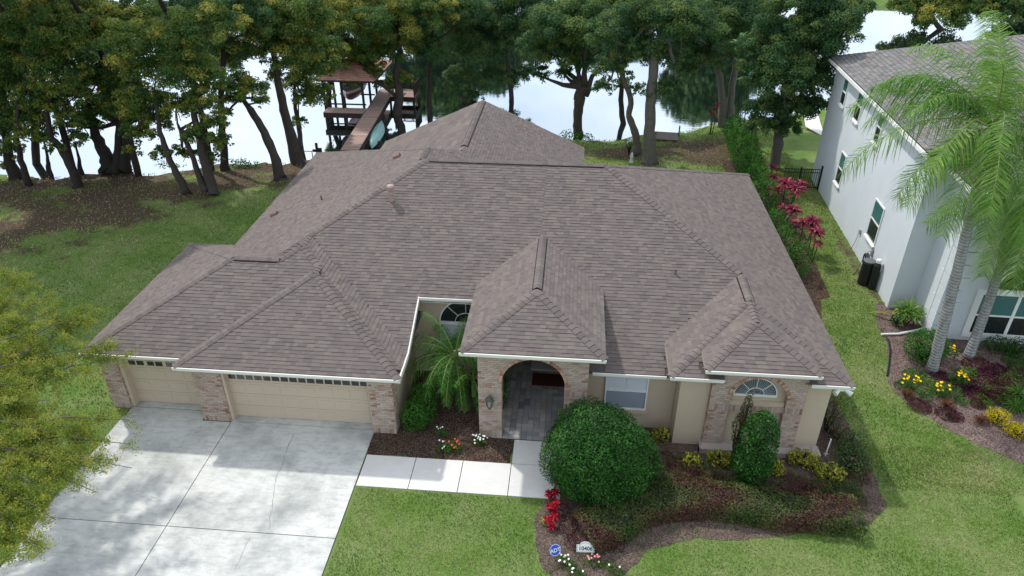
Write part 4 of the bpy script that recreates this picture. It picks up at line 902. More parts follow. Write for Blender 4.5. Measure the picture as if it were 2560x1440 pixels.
# ================================================================ DOCK
dk = empty('dock', (-15.4, 52, 0), label='reddish-brown timber dock leading out over the lake to a railed platform', cat='dock'); DO = Vector((-15.4, 52, 0))
DZ = .1; pc = 0
def plank_mesh(w, l): q = MB(); q.box(0, .005, -.035, w, l-.005, 0); me = q.mesh('plank', M['wood']); a = me.attributes.new('piece', 'FLOAT', 'FACE'); a.data.foreach_set('value', [1.]*6); return me
pl1 = plank_mesh(1.22, .15)
y = 44.3
while y < 58.4:
    xl = -15.25-.062*(y-44.4); link('plank', pl1, dk, Vector((xl, y, DZ))-DO); y += .15
pl2 = plank_mesh(.15, 1.25)
for k in range(20): link('plank', pl2, dk, Vector((-18.85+k*.152, 52.05, DZ))-DO)
pl3 = plank_mesh(2.35, .15)
for k in range(15): link('plank', pl3, dk, Vector((-15.1-.003*k, 56.5+k*.15, DZ))-DO)
mb = MB()
for a, b2 in (((-15.2, 44.4), (-16.05, 58.4)), ((-14.05, 44.4), (-14.9, 58.4)), ((-18.85, 52.08), (-15.7, 52.08)), ((-18.85, 53.2), (-15.7, 53.2)), ((-15.0, 56.55), (-12.75, 56.55)), ((-15, 58.7), (-12.75, 58.7)), ((-12.8, 56.5), (-12.8, 58.8)), ((-18.8, 52), (-18.8, 53.3))):
    t = Vector((b2[0]-a[0], b2[1]-a[1], 0)).normalized(); nrm = Vector((-t.y, t.x, 0))*.04; A, B = Vector(a+(0,))-DO, Vector(b2+(0,))-DO
    V = [A-nrm+Vector((0, 0, -.3)), B-nrm+Vector((0, 0, -.3)), B+nrm+Vector((0, 0, -.3)), A+nrm+Vector((0, 0, -.3))]; V += [v+Vector((0, 0, .355)) for v in V]; mb.add(V, [(0, 3, 2, 1), (4, 5, 6, 7), (0, 1, 5, 4), (1, 2, 6, 5), (2, 3, 7, 6), (3, 0, 4, 7)])
mb.build('beam', M['darkwood'], dk)
for x, y in ((-15.4, 47), (-14.2, 47), (-15.6, 50), (-14.4, 50), (-18.7, 52.2), (-17.2, 52.2), (-15.8, 52.2), (-14.5, 53), (-12.9, 56.7), (-12.9, 58.6), (-14.8, 58.6), (-14.8, 56.7)):
    mb = MB(); mb.tube([Vector((x, y, -2.6))-DO, Vector((x, y, .05))-DO], .1, 8); mb.build('pile', M['darkwood'], dk)
mb = MB()
def railing(a, b2, n):
    A, B = Vector(a), Vector(b2)
    for zz in (.95, .15):
        mb.tube([A+Vector((0, 0, zz))-DO, B+Vector((0, 0, zz))-DO], .045, 4)
    for k in range(n+1):
        c = A.lerp(B, k/n)-DO; mb.tube([c+Vector((0, 0, 0)), c+Vector((0, 0, .95))], .06 if k % 6 == 0 else .022, 4)
railing((-14.95, 58.75, DZ), (-12.85, 58.75, DZ), 18); railing((-12.8, 58.7, DZ), (-12.8, 56.6, DZ), 18); railing((-14.5, 56.55, DZ), (-14.5, 56.56, DZ+.001), 1)
mb.build('railing', M['darkwood'], dk)
mb = MB(); mb.box(-13.9+15.4, 44.3-52, -.45, -13.5+15.4, 44.8-52, .0); mb.box(-13.9+15.4, 44.85-52, -.45, -13.3+15.4, 45.2-52, -.2); mb.build('step', M['greywood'], dk)
bh = empty('boathouse', (-17.4, 55.8, 0), label='boat shelter with a red hipped roof on dark posts beside the dock', cat='boathouse'); BO = Vector((-17.4, 55.8, 0))
mb = MB(); x0, x1, y0, y1, ze, zr = -19.3, -14.9, 52.8, 58.8, 2.3, 3.5; rx0, rx1 = -17.6, -16.6; ry0, ry1 = 54.9, 56.7
V = [Vector(v)-BO for v in ((x0, y0, ze), (x1, y0, ze), (x1, y1, ze), (x0, y1, ze), (-17.1, 55.1, zr), (-17.1, 56.5, zr))]
mb.add(V, [(0, 1, 4), (1, 2, 5, 4), (2, 3, 5), (3, 0, 4, 5), (3, 2, 1, 0)]); br = mb.build('roof', M['darkwood'], bh)
tl = MB()
def btri(a, b2, c, d, n):
    for k in range(n):
        u0, u1 = k/n, (k+1)/n; A, B = a.lerp(d, u0), b2.lerp(c, u0); C, D = b2.lerp(c, u1), a.lerp(d, u1); nrm = (B-A).cross(D-A).normalized(); nrm = nrm if nrm.z > 0 else -nrm
        m_ = max(1, int((B-A).length/.35))
        for j in range(m_):
            p0, p1, p2, p3 = A.lerp(B, j/m_), A.lerp(B, (j+1)/m_), D.lerp(C, (j+1)/m_), D.lerp(C, j/m_)
            tl.add([p0+nrm*.05, p1+nrm*.05, p2+nrm*.015, p3+nrm*.015, p0, p1], [(0, 1, 2, 3), (4, 5, 1, 0)], random.random())
btri(V[0], V[1], V[4], V[4], 14); btri(V[1], V[2], V[5], V[4], 14); btri(V[2], V[3], V[5], V[5], 12); btri(V[3], V[0], V[4], V[5], 14)
tl.build('roof_tile_courses', M['tile'], br, kind='stuff')
mb = MB(); 
for a, b2 in ((0, 1), (1, 2), (2, 3), (3, 0)): mb.tube([V[a]+Vector((0, 0, -.05)), V[b2]+Vector((0, 0, -.05))], .07, 4)
mb.build('eave_board', M['darkwood'], bh)
for x, y in ((-19.0, 53.2), (-17.6, 53.2), (-16.05, 53.4), (-16.15, 55.7), (-16.3, 58.2), (-19.1, 58.2), (-19.05, 55.7)):
    mb = MB(); mb.tube([Vector((x, y, -2.6))-BO, Vector((x, y, 2.3))-BO], .1, 8); mb.build('post', M['darkwood'], bh)
mb = MB(); mb.tube([Vector((-19.1, 54.5, .0))-BO, Vector((-16.2, 54.5, .0))-BO], .06, 4); mb.tube([Vector((-19.1, 57.2, .0))-BO, Vector((-16.2, 57.2, .0))-BO], .06, 4); mb.build('lift_beam', M['darkwood'], bh)
def hull(Lh, Wd, H, n=14, m=7, flat=.25, sheer=.15, sternw=0):
    V, F = [], []
    for i in range(n+1):
        u = i/n; w = math.sin(math.pi*min(1, u*1.0))**.75 if not sternw else (math.sin(math.pi/2*min(1, u*1.55)) if u < .65 else 1-(u-.65)*.25)
        w = max(w, .015)*Wd/2; keel = H*(abs(2*u-1)**3)*.5 if not sternw else H*.7*max(0, 1-u*2.2)**2; top = H+sheer*(abs(2*u-1)**2)
        for j in range(m+1):
            a = math.pi*j/m; V.append((-w*math.cos(a), -Lh/2+Lh*u, top-(top-keel)*math.sin(a)**flat if 0 < j < m else top))
    for i in range(n):
        for j in range(m): F.append((i*(m+1)+j, (i+1)*(m+1)+j, (i+1)*(m+1)+j+1, i*(m+1)+j+1))
    return V, F, n, m
bt = empty('motor_boat', (-17.6, 55.9, .15), .1, label='small red and white motor boat raised on the lift under the boathouse', cat='boat')
V, F, n, m = hull(4.9, 1.9, .95, sternw=1, flat=.8); mb = MB(); mb.add(V, F); mb.add([V[n*(m+1)+j] for j in range(m+1)], [tuple(range(m+1))]); mb.build('hull', M['boatred'], bt)
mb = MB(); 
for i in range(n):
    a, b2 = V[i*(m+1)], V[(i+1)*(m+1)]; c, d = V[i*(m+1)+m], V[(i+1)*(m+1)+m]
    mb.add([(a[0]*1.03, a[1], a[2]-.18), (b2[0]*1.03, b2[1], b2[2]-.18), (b2[0]*1.03, b2[1], b2[2]+.03), (a[0]*1.03, a[1], a[2]+.03)], [(0, 1, 2, 3)]); mb.add([(c[0]*1.03, c[1], c[2]-.18), (d[0]*1.03, d[1], d[2]-.18), (d[0]*1.03, d[1], d[2]+.03), (c[0]*1.03, c[1], c[2]+.03)], [(3, 2, 1, 0)])
mb.build('gunwale_band', M['boatwhite'], bt)
mb = MB()
for i in range(n): mb.add([V[i*(m+1)], V[(i+1)*(m+1)], V[(i+1)*(m+1)+m], V[i*(m+1)+m]], [(0, 1, 2, 3)])
mb.build('boat_cover', plain('grey_cover', L(.20,.19,.17), .8), bt)
V, F, n, m = hull(5.0, .95, .4, flat=.75, sheer=.16)
cn = empty('canoe', (-14.05, 49.2, 0), math.radians(5), label='pale teal canoe lying upside down beside the dock', cat='canoe')
mb = MB(); mb.add([(x, y, .62-z) for x, y, z in V], [f[::-1] for f in F]); o = mb.build('hull', M['canoe'], cn, smooth=True); o.location = (0, 0, -.72)
mb = MB(); mb.tube([(0, -2.4+4.8*i/10, .655-.2*(abs(2*i/10-1)**3)) for i in range(11)], .02, 5); o = mb.build('keel_strip', plain('canoe_keel', L(.33,.55,.53), .5), cn); o.location = (0, 0, -.72)
mb = MB(); mb.tube([(-.42, -2.4, -.66), (-.2, -2.5, -.6)], .01, 4)
rk = empty('canoe_rack', (-14.05, 49.2, 0), math.radians(5), label='low timber rack over the water carrying the teal canoe', cat='rack')
mb = MB(); mb.box(-.5, -1.6, -.8, .55, -1.45, -.46); mb.box(-.5, 1.3, -.8, .55, 1.45, -.46); mb.box(-.5, -1.6, -.9, -.4, 1.5, -.7); mb.build('rack_beam', M['darkwood'], rk)
# small old landing at the shore on the right
sd = empty('small_landing', (6.55, 50.6, -.6), math.radians(-6), label='small weathered timber landing at the shore to the right of the oaks', cat='landing')
for k in range(11):
    mb = MB(); mb.box(-.85, -.75+k*.15, .12, .95, -.62+k*.15, .15); mb.build('plank', M['greywood'], sd)
for x, y in ((-.9, -.5), (-.9, .9), (1.0, .9)): mb = MB(); mb.tube([(x, y, -.8), (x, y, .65)], .05, 6); mb.build('post', M['darkwood'], sd)
mb = MB(); mb.tube([(-.9, -.8, .25), (-.55, .9, .1)], .05, 4); mb.build('brace', M['darkwood'], sd)
# shore post with box near the dock, and pipe rail
q = at(795, 392, z=-.4); sp_ = empty('shore_post', q, label='short dark post with a meter box at the shore left of the dock', cat='post')
mb = MB(); mb.box(-.07, -.07, -.3, .07, .07, .95); mb.build('post', M['darkwood'], sp_); mb = MB(); mb.box(.08, -.1, .2, .3, .1, .6); mb.box(-.3, -.06, .35, -.08, .06, .5); mb.build('meter_box', M['black'], sp_)
q = at(762, 396, z=-.35); mb = MB(); mb.tube([q, q+Vector((0, 0, .5)), q+Vector((.55, 0, .5)), q+Vector((.55, 0, -.1))], .035, 6); tag(mb.build('pipe_rail', M['barkdarkshade']), 'bent dark pipe rail at the shore below the leaning oaks', 'pipe rail')
# ================================================================ TREES
def blob(px, py, r, Y, sq=.85):
    c = at(px, py, Y=Y); rm = r*depth(c)/FPX; return (c.x, c.y, c.z, rm, rm, rm*sq)
def tree(label, base, trunks, blobs, mat='oak', bark='bark', name='oak_tree', dens=98, leaf=.125, dY=.0, group='oaks along the lake shore', clumpr=.3):
    b = at(*base); root = empty(name, b, label=label, cat='tree', group=group); paths = []
    B = []
    for q in blobs:
        px, py, r = q[:3]; B.append(blob(px, py, r, b.y+(q[3] if len(q) > 3 else random.uniform(-.8, .8))+dY))
    for tr in trunks:
        pts = []; rad = []
        for i, (px, py, r) in enumerate(tr):
            c = at(px, py, Y=b.y+(0 if i == 0 else dY*i/len(tr))) if i or tr is not trunks[0] else b-Vector((0, 0, .15))
            pts.append(c-b); rad.append(r)
        if tr is trunks[0] or trunks.index(tr) >= 0 and abs(tr[0][1]-base[1]) < 30: rad[0] *= 1.35; pts.insert(1, pts[0].lerp(pts[1], .12)); rad.insert(1, tr[0][2]*1.02)
        paths.append((pts, rad))
        # limbs from the trunk top to the crown lobes nearest
        top = pts[-1]
        near = sorted(B, key=lambda q: (Vector(q[:3])-b-top).length)[:5]
        for q in near:
            e = Vector(q[:3])-b; mid = top.lerp(e, .5)+Vector((random.uniform(-.3, .3), random.uniform(-.3, .3), -.25)); r_ = rad[-1]
            paths.append(([top-Vector((0, 0, .1)), mid, e], [r_*.8, r_*.5, r_*.2]))
            for _ in range(3):
                d_ = Vector(unit(1)[0])*q[3]*.75; paths.append(([e, e+d_*.5+Vector((0, 0, .1)), e+d_], [r_*.2, r_*.13, .02]))
    trunkobj('trunk', paths, M[bark], root, 8)
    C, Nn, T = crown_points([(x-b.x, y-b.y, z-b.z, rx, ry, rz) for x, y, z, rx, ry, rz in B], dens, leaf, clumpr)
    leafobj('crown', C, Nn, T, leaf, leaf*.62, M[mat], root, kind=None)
    return root
G_ = 'oaks along the lake shore'
tree('backlit dark-trunked oak at the far left of the shore, cut by the photo edge', (45, 445), [[(45, 445, .42), (22, 400, .3), (10, 300, .22), (5, 180, .14)]], [(10, 120, 100), (40, 230, 70), (8, 330, 70), (30, 380, 35), (-60, 200, 120), (15, 290, 60), (50, 300, 45), (10, 420, 25)], bark='barkdarkshade')
tree('slim oak leaning left, second from the left edge of the shore', (75, 465), [[(75, 465, .22), (52, 400, .18), (40, 340, .14), (45, 250, .1)]], [(110, 110, 85), (60, 60, 80), (75, 290, 45), (60, 340, 38), (90, 240, 50), (110, 350, 30)], bark='barkdarkshade')
tree('oak leaning left over the lake with a low leafy crown, left of the thick clump', (195, 470), [[(195, 470, .3), (180, 420, .26), (152, 370, .22), (125, 340, .17), (115, 260, .12)]], [(150, 170, 85), (120, 260, 60), (105, 330, 42), (150, 90, 80), (175, 300, 40), (190, 240, 55), (165, 200, 60), (140, 370, 25)], bark='barkdarkshade')
tree('thick multi-stemmed oak clump at the water edge on the left', (275, 432), [[(275, 432, .6), (265, 390, .42), (240, 340, .3), (225, 270, .2)], [(290, 432, .45), (298, 380, .32), (300, 300, .22)], [(312, 425, .35), (316, 350, .26), (325, 260, .16)]], [(250, 90, 105), (240, 210, 75), (300, 180, 65), (330, 60, 90), (210, 320, 48), (290, 270, 50), (250, 280, 55), (320, 230, 55), (190, 350, 30), (345, 300, 40)], leaf=.15, bark='barkdarkshade')
tree('oak with golden upper leaves between the thick clump and the paired trunks', (470, 485), [[(470, 485, .24), (440, 430, .2), (420, 390, .17), (400, 330, .13), (390, 250, .1)]], [(345, 120, 85), (390, 190, 80), (340, 270, 65), (390, 310, 55), (330, 330, 35), (440, 380, 25), (370, 250, 60), (350, 340, 40), (400, 390, 30), (330, 380, 25)], bark='barkmidshade')
tree('larger of two close trunks with golden leaves, in front on the left', (535, 488), [[(535, 488, .3), (510, 400, .25), (490, 310, .2), (480, 230, .15)], [(512, 478, .2), (485, 400, .16), (450, 320, .12)]], [(450, 100, 85), (480, 185, 80), (500, 270, 60), (440, 270, 45), (550, 360, 38), (480, 340, 30), (530, 60, 80), (520, 230, 55), (545, 310, 35), (470, 390, 28), (530, 400, 30), (500, 340, 40)], bark='barkmidshade')
tree('leaning oak with a small golden crown on a bare curved trunk', (705, 450), [[(705, 450, .36), (685, 385, .27), (660, 330, .24), (628, 275, .2), (600, 240, .12)]], [(600, 215, 45), (630, 230, 42), (585, 250, 30), (655, 255, 25), (560, 285, 22)], mat='oak', clumpr=.36, bark='barkmidshade')
tree('tall straight oak with a thick pale trunk beside the boathouse', (742, 408), [[(742, 408, .42), (722, 320, .32), (706, 260, .27), (692, 190, .22), (680, 110, .15)]], [(690, 100, 105), (640, 60, 90), (740, 130, 75), (610, 140, 60), (760, 40, 90), (690, 190, 30)], bark='barkmidshade')
tree('thin oak right behind the tall pale trunk, nearest the dock', (753, 390), [[(753, 390, .2), (748, 320, .17), (738, 270, .14), (735, 200, .1)]], [(780, 170, 75), (770, 250, 45), (748, 305, 24), (800, 235, 40), (740, 210, 45), (810, 130, 60)], bark='barkmidshade')
tree('oak rising in front of the dock platform, left of the rear roof gable', (1008, 335), [[(1008, 335, .42), (990, 300, .4), (1000, 240, .32), (992, 180, .28), (1000, 130, .24), (985, 60, .18)], [(990, 240, .15), (955, 212, .13), (930, 190, .1), (905, 150, .07)]], [(960, 60, 110), (885, 60, 80), (890, 130, 62), (1030, 120, 62), (940, 140, 60), (850, 150, 45), (895, 195, 38), (1010, 200, 30), (960, 215, 30), (905, 165, 36), (930, 185, 30), (880, 210, 22), (815, 185, 34), (850, 120, 48), (1080, 30, 70)], bark='barkmidshade')
tree('oak behind the rear roof ridge with a low dark crown', (1280, 300), [[(1280, 300, .24), (1278, 230, .2), (1270, 160, .16), (1260, 80, .1)]], [(1190, 120, 75), (1170, 50, 90), (1270, 90, 75), (1240, 195, 55), (1310, 190, 38), (1150, 200, 45), (1300, 30, 90), (1090, 140, 30)], mat='oakdark', bark='barkmidshade')
tree('small low tree showing just behind the rear gable', (1160, 300), [[(1160, 300, .12), (1165, 265, .1), (1160, 240, .07)]], [(1165, 235, 24), (1190, 240, 22), (1140, 222, 18)], mat='oakdark', bark='barkmidshade')
tree('oak with a knotted forked trunk right of the rear roof', (1447, 345), [[(1447, 345, .36), (1443, 290, .32), (1448, 245, .4), (1462, 215, .3)], [(1440, 250, .2), (1452, 205, .17), (1440, 160, .12), (1425, 110, .1)], [(1465, 240, .22), (1480, 190, .17), (1515, 158, .12), (1530, 100, .08)]], [(1400, 60, 105), (1390, 140, 65), (1340, 130, 60), (1470, 70, 90), (1450, 150, 45), (1350, 190, 30), (1410, 185, 28)], mat='oakdark', bark='barkmidshade')
tree('slender curved oak leaning left, joined at the foot to a thick one', (1598, 388), [[(1598, 388, .3), (1590, 340, .25), (1572, 290, .2), (1578, 250, .18), (1560, 200, .15), (1540, 150, .1)]], [(1545, 90, 85), (1530, 170, 52), (1505, 220, 34), (1560, 210, 28), (1590, 140, 50)], mat='oakdark')
tree('thick tall oak with a double-ridged pale trunk right of the curved one', (1625, 408), [[(1625, 408, .46), (1622, 330, .36), (1628, 240, .32), (1636, 150, .28), (1660, 60, .2)]], [(1640, 50, 100), (1710, 70, 90), (1670, 150, 50), (1690, 210, 30), (1650, 225, 34), (1600, 230, 25), (1610, 120, 60)], mat='oakdark', clumpr=.3)
tree('forked oak by the magenta plant at the end of the hedge', (1808, 318), [[(1808, 318, .34), (1805, 240, .27), (1800, 190, .22), (1775, 130, .16)], [(1825, 318, .3), (1828, 240, .26), (1840, 150, .2), (1860, 60, .15)]], [(1780, 70, 105), (1750, 150, 62), (1850, 50, 100), (1700, 130, 50), (1850, 130, 45), (1720, 180, 30)], mat='oakdark')
tree('very dense dark oak with a broad crown beside the neighbour roof', (1935, 420), [[(1935, 420, .34), (1945, 360, .3), (1955, 300, .26), (1965, 200, .2)]], [(1990, 110, 120), (1960, 200, 95), (2040, 210, 70), (1925, 275, 65), (2070, 80, 90), (1890, 150, 60), (1990, 270, 60), (1900, 320, 45), (1960, 320, 45), (2120, 30, 60), (1990, 20, 90), (2050, 270, 38)], mat='oakdark', dens=125)
tree('golden-leaved oak at the top right behind the neighbour roof', (2390, 110), [[(2390, 110, .4), (2340, 60, .3), (2310, 10, .2)]], [(2340, 30, 75), (2270, 20, 50), (2420, 10, 70), (2300, 60, 25)], leaf=.26, dens=30)
tree('dark tree at the top right corner beyond the palm crown', (2620, 120), [[(2620, 120, .4), (2560, 50, .3)]], [(2520, 20, 70), (2580, 40, 60)], mat='oakdark', leaf=.26, dens=30)
for i, (x, y) in enumerate(((-36, 39.0), (-31.0, 39.8), (-27.6, 41.0), (-23.2, 42.0)  )):  # oaks added so that their unseen high crowns shade the left lawn
    root = empty('oak_tree', (x, y, float(terr(x, y))), label='tall oak added to shade the left lawn, crown above the picture, %s from the left' % ('first', 'second', 'third', 'fourth', 'fifth')[i], cat='tree', group='tall oaks added for shade'); trunkobj('trunk', [([(0, 0, -.5), (.2, .1, 4), (0, -.4, 9), (.3, -3, 13)], [.22, .18, .14, .08])], M['barkdarkshade'], root)
    C, Nn, T = crown_points([(random.uniform(-6.5, .5)-(1.5 if i == 3 else 0), random.uniform(-8.5, -2), random.uniform(13.5, 17.5), 2.5, 2.5, 1.8) for _ in range(10)], 30, .3); leafobj('crown', C, Nn, T, .24, .16, M['oak'], root)
# second row filling the top, further out along the shore
for i, (px, r, dy, lb) in enumerate(((90, 110, 4.5, 'tall oak behind the leftmost trunks'), (560, 95, 3.5, 'tall oak behind the paired golden trunks'), (830, 100, 3, 'tall oak above the boathouse roof'), (1080, 90, 2, 'oak at the top behind the platform tree'), (1560, 90, 2, 'oak at the top behind the curved trunk'))):
    q = at(px, 400 if px < 800 else 330); tree(lb, (px, 425 if px < 600 else 405 if px < 820 else 330), [[(px, 425 if px < 600 else 405 if px < 820 else 330, .25), (px-8, 250, .2), (px, 100, .13)]], [(px, 20, r), (px+80, 50, r*.8), (px-75, 45, r*.8), (px+10, 130, r*.55)], mat='oak' if i % 2 == 0 else 'oakdark', group='second row of oaks', bark='barkdarkshade')
# cypress stumps in the shallow water
for px, py, hp in ((128, 438, 95), (207, 436, 80)):
    b = at(px, py, z=WATER); tp = at(px-20, py-hp, Y=b.y); root = empty('cypress_sapling', b, label='slim leaning dead stem standing in the shallow water, %s one' % ('left' if px < 150 else 'right'), cat='tree')
    trunkobj('trunk', [([Vector((0, 0, -.6)), Vector((-.06, 0, .35)), (tp-b)*.5, tp-b], [.2, .16, .09, .05])], M['barkdarkshade'], root, 7)
# far bank trees, seen mirrored in the lake
fm = []
for k in range(2):
    C, Nn, T = crown_points([(random.uniform(-3, 3), random.uniform(-2, 2), random.uniform(2.5, 8.5), 3.2, 3, 2.8) for _ in range(7)], 5, .5, .5)
    fm.append(npmesh('crown', quads_from(C, Nn, .62, .45), 4, M['far'], T))
ftm = MB(); ftm.tube([(0, 0, -1.5), (0, 0, 3), (.3, 0, 7)], [.4, .3, .15], 7); ftmm = ftm.mesh('trunk', M['bark'])
for i in range(34):
    x = -150+i*9.3+random.uniform(-3, 3); x += (62-x)*(30 < x < 62); yb = np.interp(x, [q[0] for q in bank], [q[1] for q in bank])+4
    r0 = empty('far_tree', (x, float(yb), 0), random.uniform(0, 6), label='leafy tree on the far bank of the lake', cat='tree', group='trees on the far bank'); s = random.choice((.75, .9, 1.05))*(1.65 if abs(x+15) < 9 or abs(x-19) < 6 else 1); r0.scale = (s, s, s*random.uniform(.9, 1.1))
    link('crown', fm[i % 2], r0); link('trunk', ftmm, r0)
# ================================================================ LEFT FOREGROUND TREE (feathery yellow-green)
root = empty('feathery_tree', (-18.3, 12.6, 0), label='feathery yellow-green tree overhanging the driveway at the left edge', cat='tree'); B0 = Vector((-18.3, 12.6, 0))
CC, CN, CT, paths = [], [], [], [([(0, 0, -.1), (.1, .1, 1.6), (.2, .3, 3.2), (.1, .2, 5.2)], [.24, .2, .16, .1])]
def spray(a, b2, r=.03, k=16, dr=.35):
    """a branch with drooping feathery twigs"""
    a, b2 = Vector(a), Vector(b2); mid = a.lerp(b2, .55)+Vector((0, 0, .3)); paths.append(([a, mid, b2], [r*1.6, r, .008]))
    for i in range(k*3):
        u = random.uniform(.25, 1.0); q = (a*(1-u)**2+mid*2*u*(1-u)+b2*u*u); L_ = random.uniform(.3, .8)*(1.15-u*.6)
        d_ = Vector((random.uniform(-1, 1), random.uniform(-1, 1), random.uniform(-.5, .45))).normalized()+(b2-a).normalized()*.6; d_.normalize(); e = q+d_*L_+Vector((0, 0, -dr*L_*.5))
        n = int(250*L_); uu = rng.random(n)**.8; c = np.array(q)[None]*(1-uu[:, None])+np.array(e)[None]*uu[:, None]; c[:, 2] += .12*L_*np.sin(uu*3.14)
        c += rng.normal(size=(n, 3))*.062; CC.append(c); CN.append(rng.normal(size=(n, 3))+np.array([0, 0, .8])); CT.append(np.clip(random.random()*.5+uu*.45+rng.uniform(-.15, .15, n), 0, 1))
SPR = [(60, 690, 5.0, 16.0), (20, 680, 5.2, 17.0), (120, 740, 4.8, 15.8), (165, 760, 4.8, 15.6), (220, 770, 4.6, 15.4), (270, 780, 4.4, 15.2), (300, 860, 4.0, 15.0), (320, 890, 3.8, 14.8), (260, 860, 4.2, 14.6), (180, 850, 4.6, 14.6), (100, 820, 5, 14.4), (30, 800, 5, 14.2), (20, 880, 5, 13.8), (120, 900, 4.6, 13.8), (200, 930, 4.2, 13.8),
 (60, 960, 4.8, 13.2), (20, 1000, 4.8, 12.6), (120, 1000, 4.2, 13.0), (50, 1090, 4.5, 12.0), (130, 1080, 4.2, 12.4), (200, 1070, 3.8, 12.8), (260, 1080, 3.6, 13), (320, 1050, 3.4, 13.4), (325, 1110, 3.3, 13), (330, 1170, 3.2, 12.6), (280, 1150, 3.4, 12.4), (230, 1170, 3.5, 12), (170, 1160, 3.8, 11.8), (240, 1230, 3.4, 11.6), (100, 1180, 4, 11.6), (40, 1200, 4.2, 11.2), (150, 1240, 3.8, 11.2), (100, 1270, 3.9, 10.8), (50, 1330, 3.8, 10.4), (90, 1370, 3.6, 10.4), (20, 1400, 3.8, 10.0), (10, 1290, 4, 10.6), (140, 1300, 3.5, 11.0), (0, 740, 5, 16), (230, 800, 4.3, 15.6)]
SPR += [(px+random.uniform(-45, 45), py+random.uniform(-35, 35), z_-random.uniform(0, .8), 0) for px, py, z_, _ in SPR if px < 150]
for px, py, z_, _y in SPR:
    e = at(px, py, z=z_)-B0; st = Vector((random.uniform(-.2, .3), random.uniform(-.2, .6), random.uniform(2.8, 4.6)))
    a = st.lerp(e, .45); a.z = min(a.z, e.z+.2); paths.append(([st, st.lerp(a, .5)+Vector((0, 0, .2)), a], [.05, .035, .02])); spray(a, e, .02, 9)
trunkobj('trunk', paths, M['bark'], root, 6)
leafobj('crown', np.concatenate(CC), np.concatenate(CN), np.concatenate(CT), .056, .026, M['cypress'], root)
# ================================================================ BUSHES
def clump_bush(name, label, cat, blobs, mat, leaf=.06, n=260, parent=None, group=None, core=True, flowers=None, asp=.6, lump=.12, stems=0, inner=.75, jit=.5):
    """blobs in world: (x,y,z,rx,ry,rz); leaves per m2 = n"""
    b = Vector((blobs[0][0], blobs[0][1], 0)); b.z = float(terr(b.x, b.y)); root = empty(name, b, label=label, cat=cat, group=group)
    C, Nn, T = [], [], []
    for x, y, z, rx, ry, rz in blobs:
        A = 4*math.pi*((rx*ry)**1.6+(rx*rz)**1.6+(ry*rz)**1.6)**(1/1.6)/3**(1/1.6); k = int(A*n); u = unit(k)
        ph = rng.uniform(0, 6, 6); w = 1+lump*(np.sin(u[:, 0]*5+ph[0])*np.sin(u[:, 1]*6+ph[1])+.6*np.sin(u[:, 2]*9+ph[2]+u[:, 0]*7)); rr = (w*rng.uniform(inner, 1.02, k))[:, None]
        c = np.array([x, y, z])-np.array(b)+u*rr*np.array([rx, ry, rz]); ok = c[:, 2] > .01; C.append(c[ok]); nn2 = u/np.array([rx, ry, rz])*min(rx, ry, rz); Nn.append((nn2+rng.normal(size=(k, 3))*jit)[ok])
        T.append(np.clip(rng.random(k)*.75+.2*(w-1)/max(lump, .01)+.1, 0, 1)[ok])
    C, Nn, T = map(np.concatenate, (C, Nn, T)); leafobj('leaves', C, Nn, T, leaf, leaf*asp, M[mat], root)
    if core:
        mb = MB()
        for x, y, z, rx, ry, rz in blobs:
            for k in range(9):
                u = unit(1)[0]; u[2] = abs(u[2]); e = Vector((x, y, z))-b+Vector(u*np.array([rx, ry, rz])*.85); s0 = Vector((random.uniform(-.15, .15)*rx+x, random.uniform(-.15, .15)*ry+y, b.z))-b
                mb.tube([Vector((random.uniform(-.03, .03), 0, .03)), s0.lerp(e, .5)+Vector((0, 0, .05)), e], [.035*min(1, rx*2), .02, .006], 5)
        mb.build('branches', M['barkdarkshade'], root)
    if flowers:
        mt, cnt, fs = flowers; V = []; F = []; 
        for _ in range(cnt):
            i = rng.integers(len(C)); 
            for _t in range(6):
                j = rng.integers(len(C)); i = j if C[j][2] > C[i][2] else i
            c = Vector(C[i])+Vector((0, 0, .04)); n_ = 5; b0 = len(V); V.append(c+Vector((0, 0, .004)))
            a0 = random.random(); tl_ = Vector((random.uniform(-.4, .2), random.uniform(-.7, -.1), 0))
            for q in range(10):
                rq = fs*(1 if q % 2 == 0 else .62); w = a0+q*math.pi/5; v = Vector((math.cos(w)*rq, math.sin(w)*rq, 0)); v.z = -v.dot(tl_)*.6*0-(v.y*.5*-1)*.6; V.append(c+v)
            F += [(b0, b0+1+q, b0+1+(q+1) % 10) for q in range(10)]
        link('flowers', pymesh('flowers', V, F, M[mt]), root, kind='stuff')
    return root
def wb(px, py, z, rx, ry, rz):  # centre of a blob seen at a pixel, at height z
    c = at(px, py, z=z); return (c.x, c.y, z, rx, ry, rz)
clump_bush('round_bush', 'huge rounded clipped green bush in front of the porch corner', 'bush', [(1.2, 16.4, 1.5, 1.55, 1.4, 1.35), (.55, 16.3, 1.25, 1.12, 1.15, 1.15), (1.95, 16.55, 1.1, 1.2, 1.15, 1.0), (1.25, 16.0, .9, 1.5, 1.05, .85), (1.0, 16.9, 1.7, 1.2, 1.0, 1.05), (1.3, 15.85, .62, 1.3, .8, .6)], 'bush', .062, 640, lump=.055, inner=.84)
clump_bush('columnar_bush', 'tall narrow clipped green shrub in front of the brick niche', 'bush', [(6.05, 16.95, 1.45, .62, .6, 1.35), (6.0, 16.95, .8, .66, .62, .75), (6.05, 16.95, 2.2, .42, .42, .62)], 'bush', .07, 620, lump=.04, inner=.85)
clump_bush('golden_shrub', 'small upright bronze-yellow shrub poking out behind the tall narrow shrub', 'shrub', [(5.65, 17.45, 2.35, .18, .15, .75), (5.5, 17.4, 1.8, .2, .15, .6)], 'cover', .07, 420)
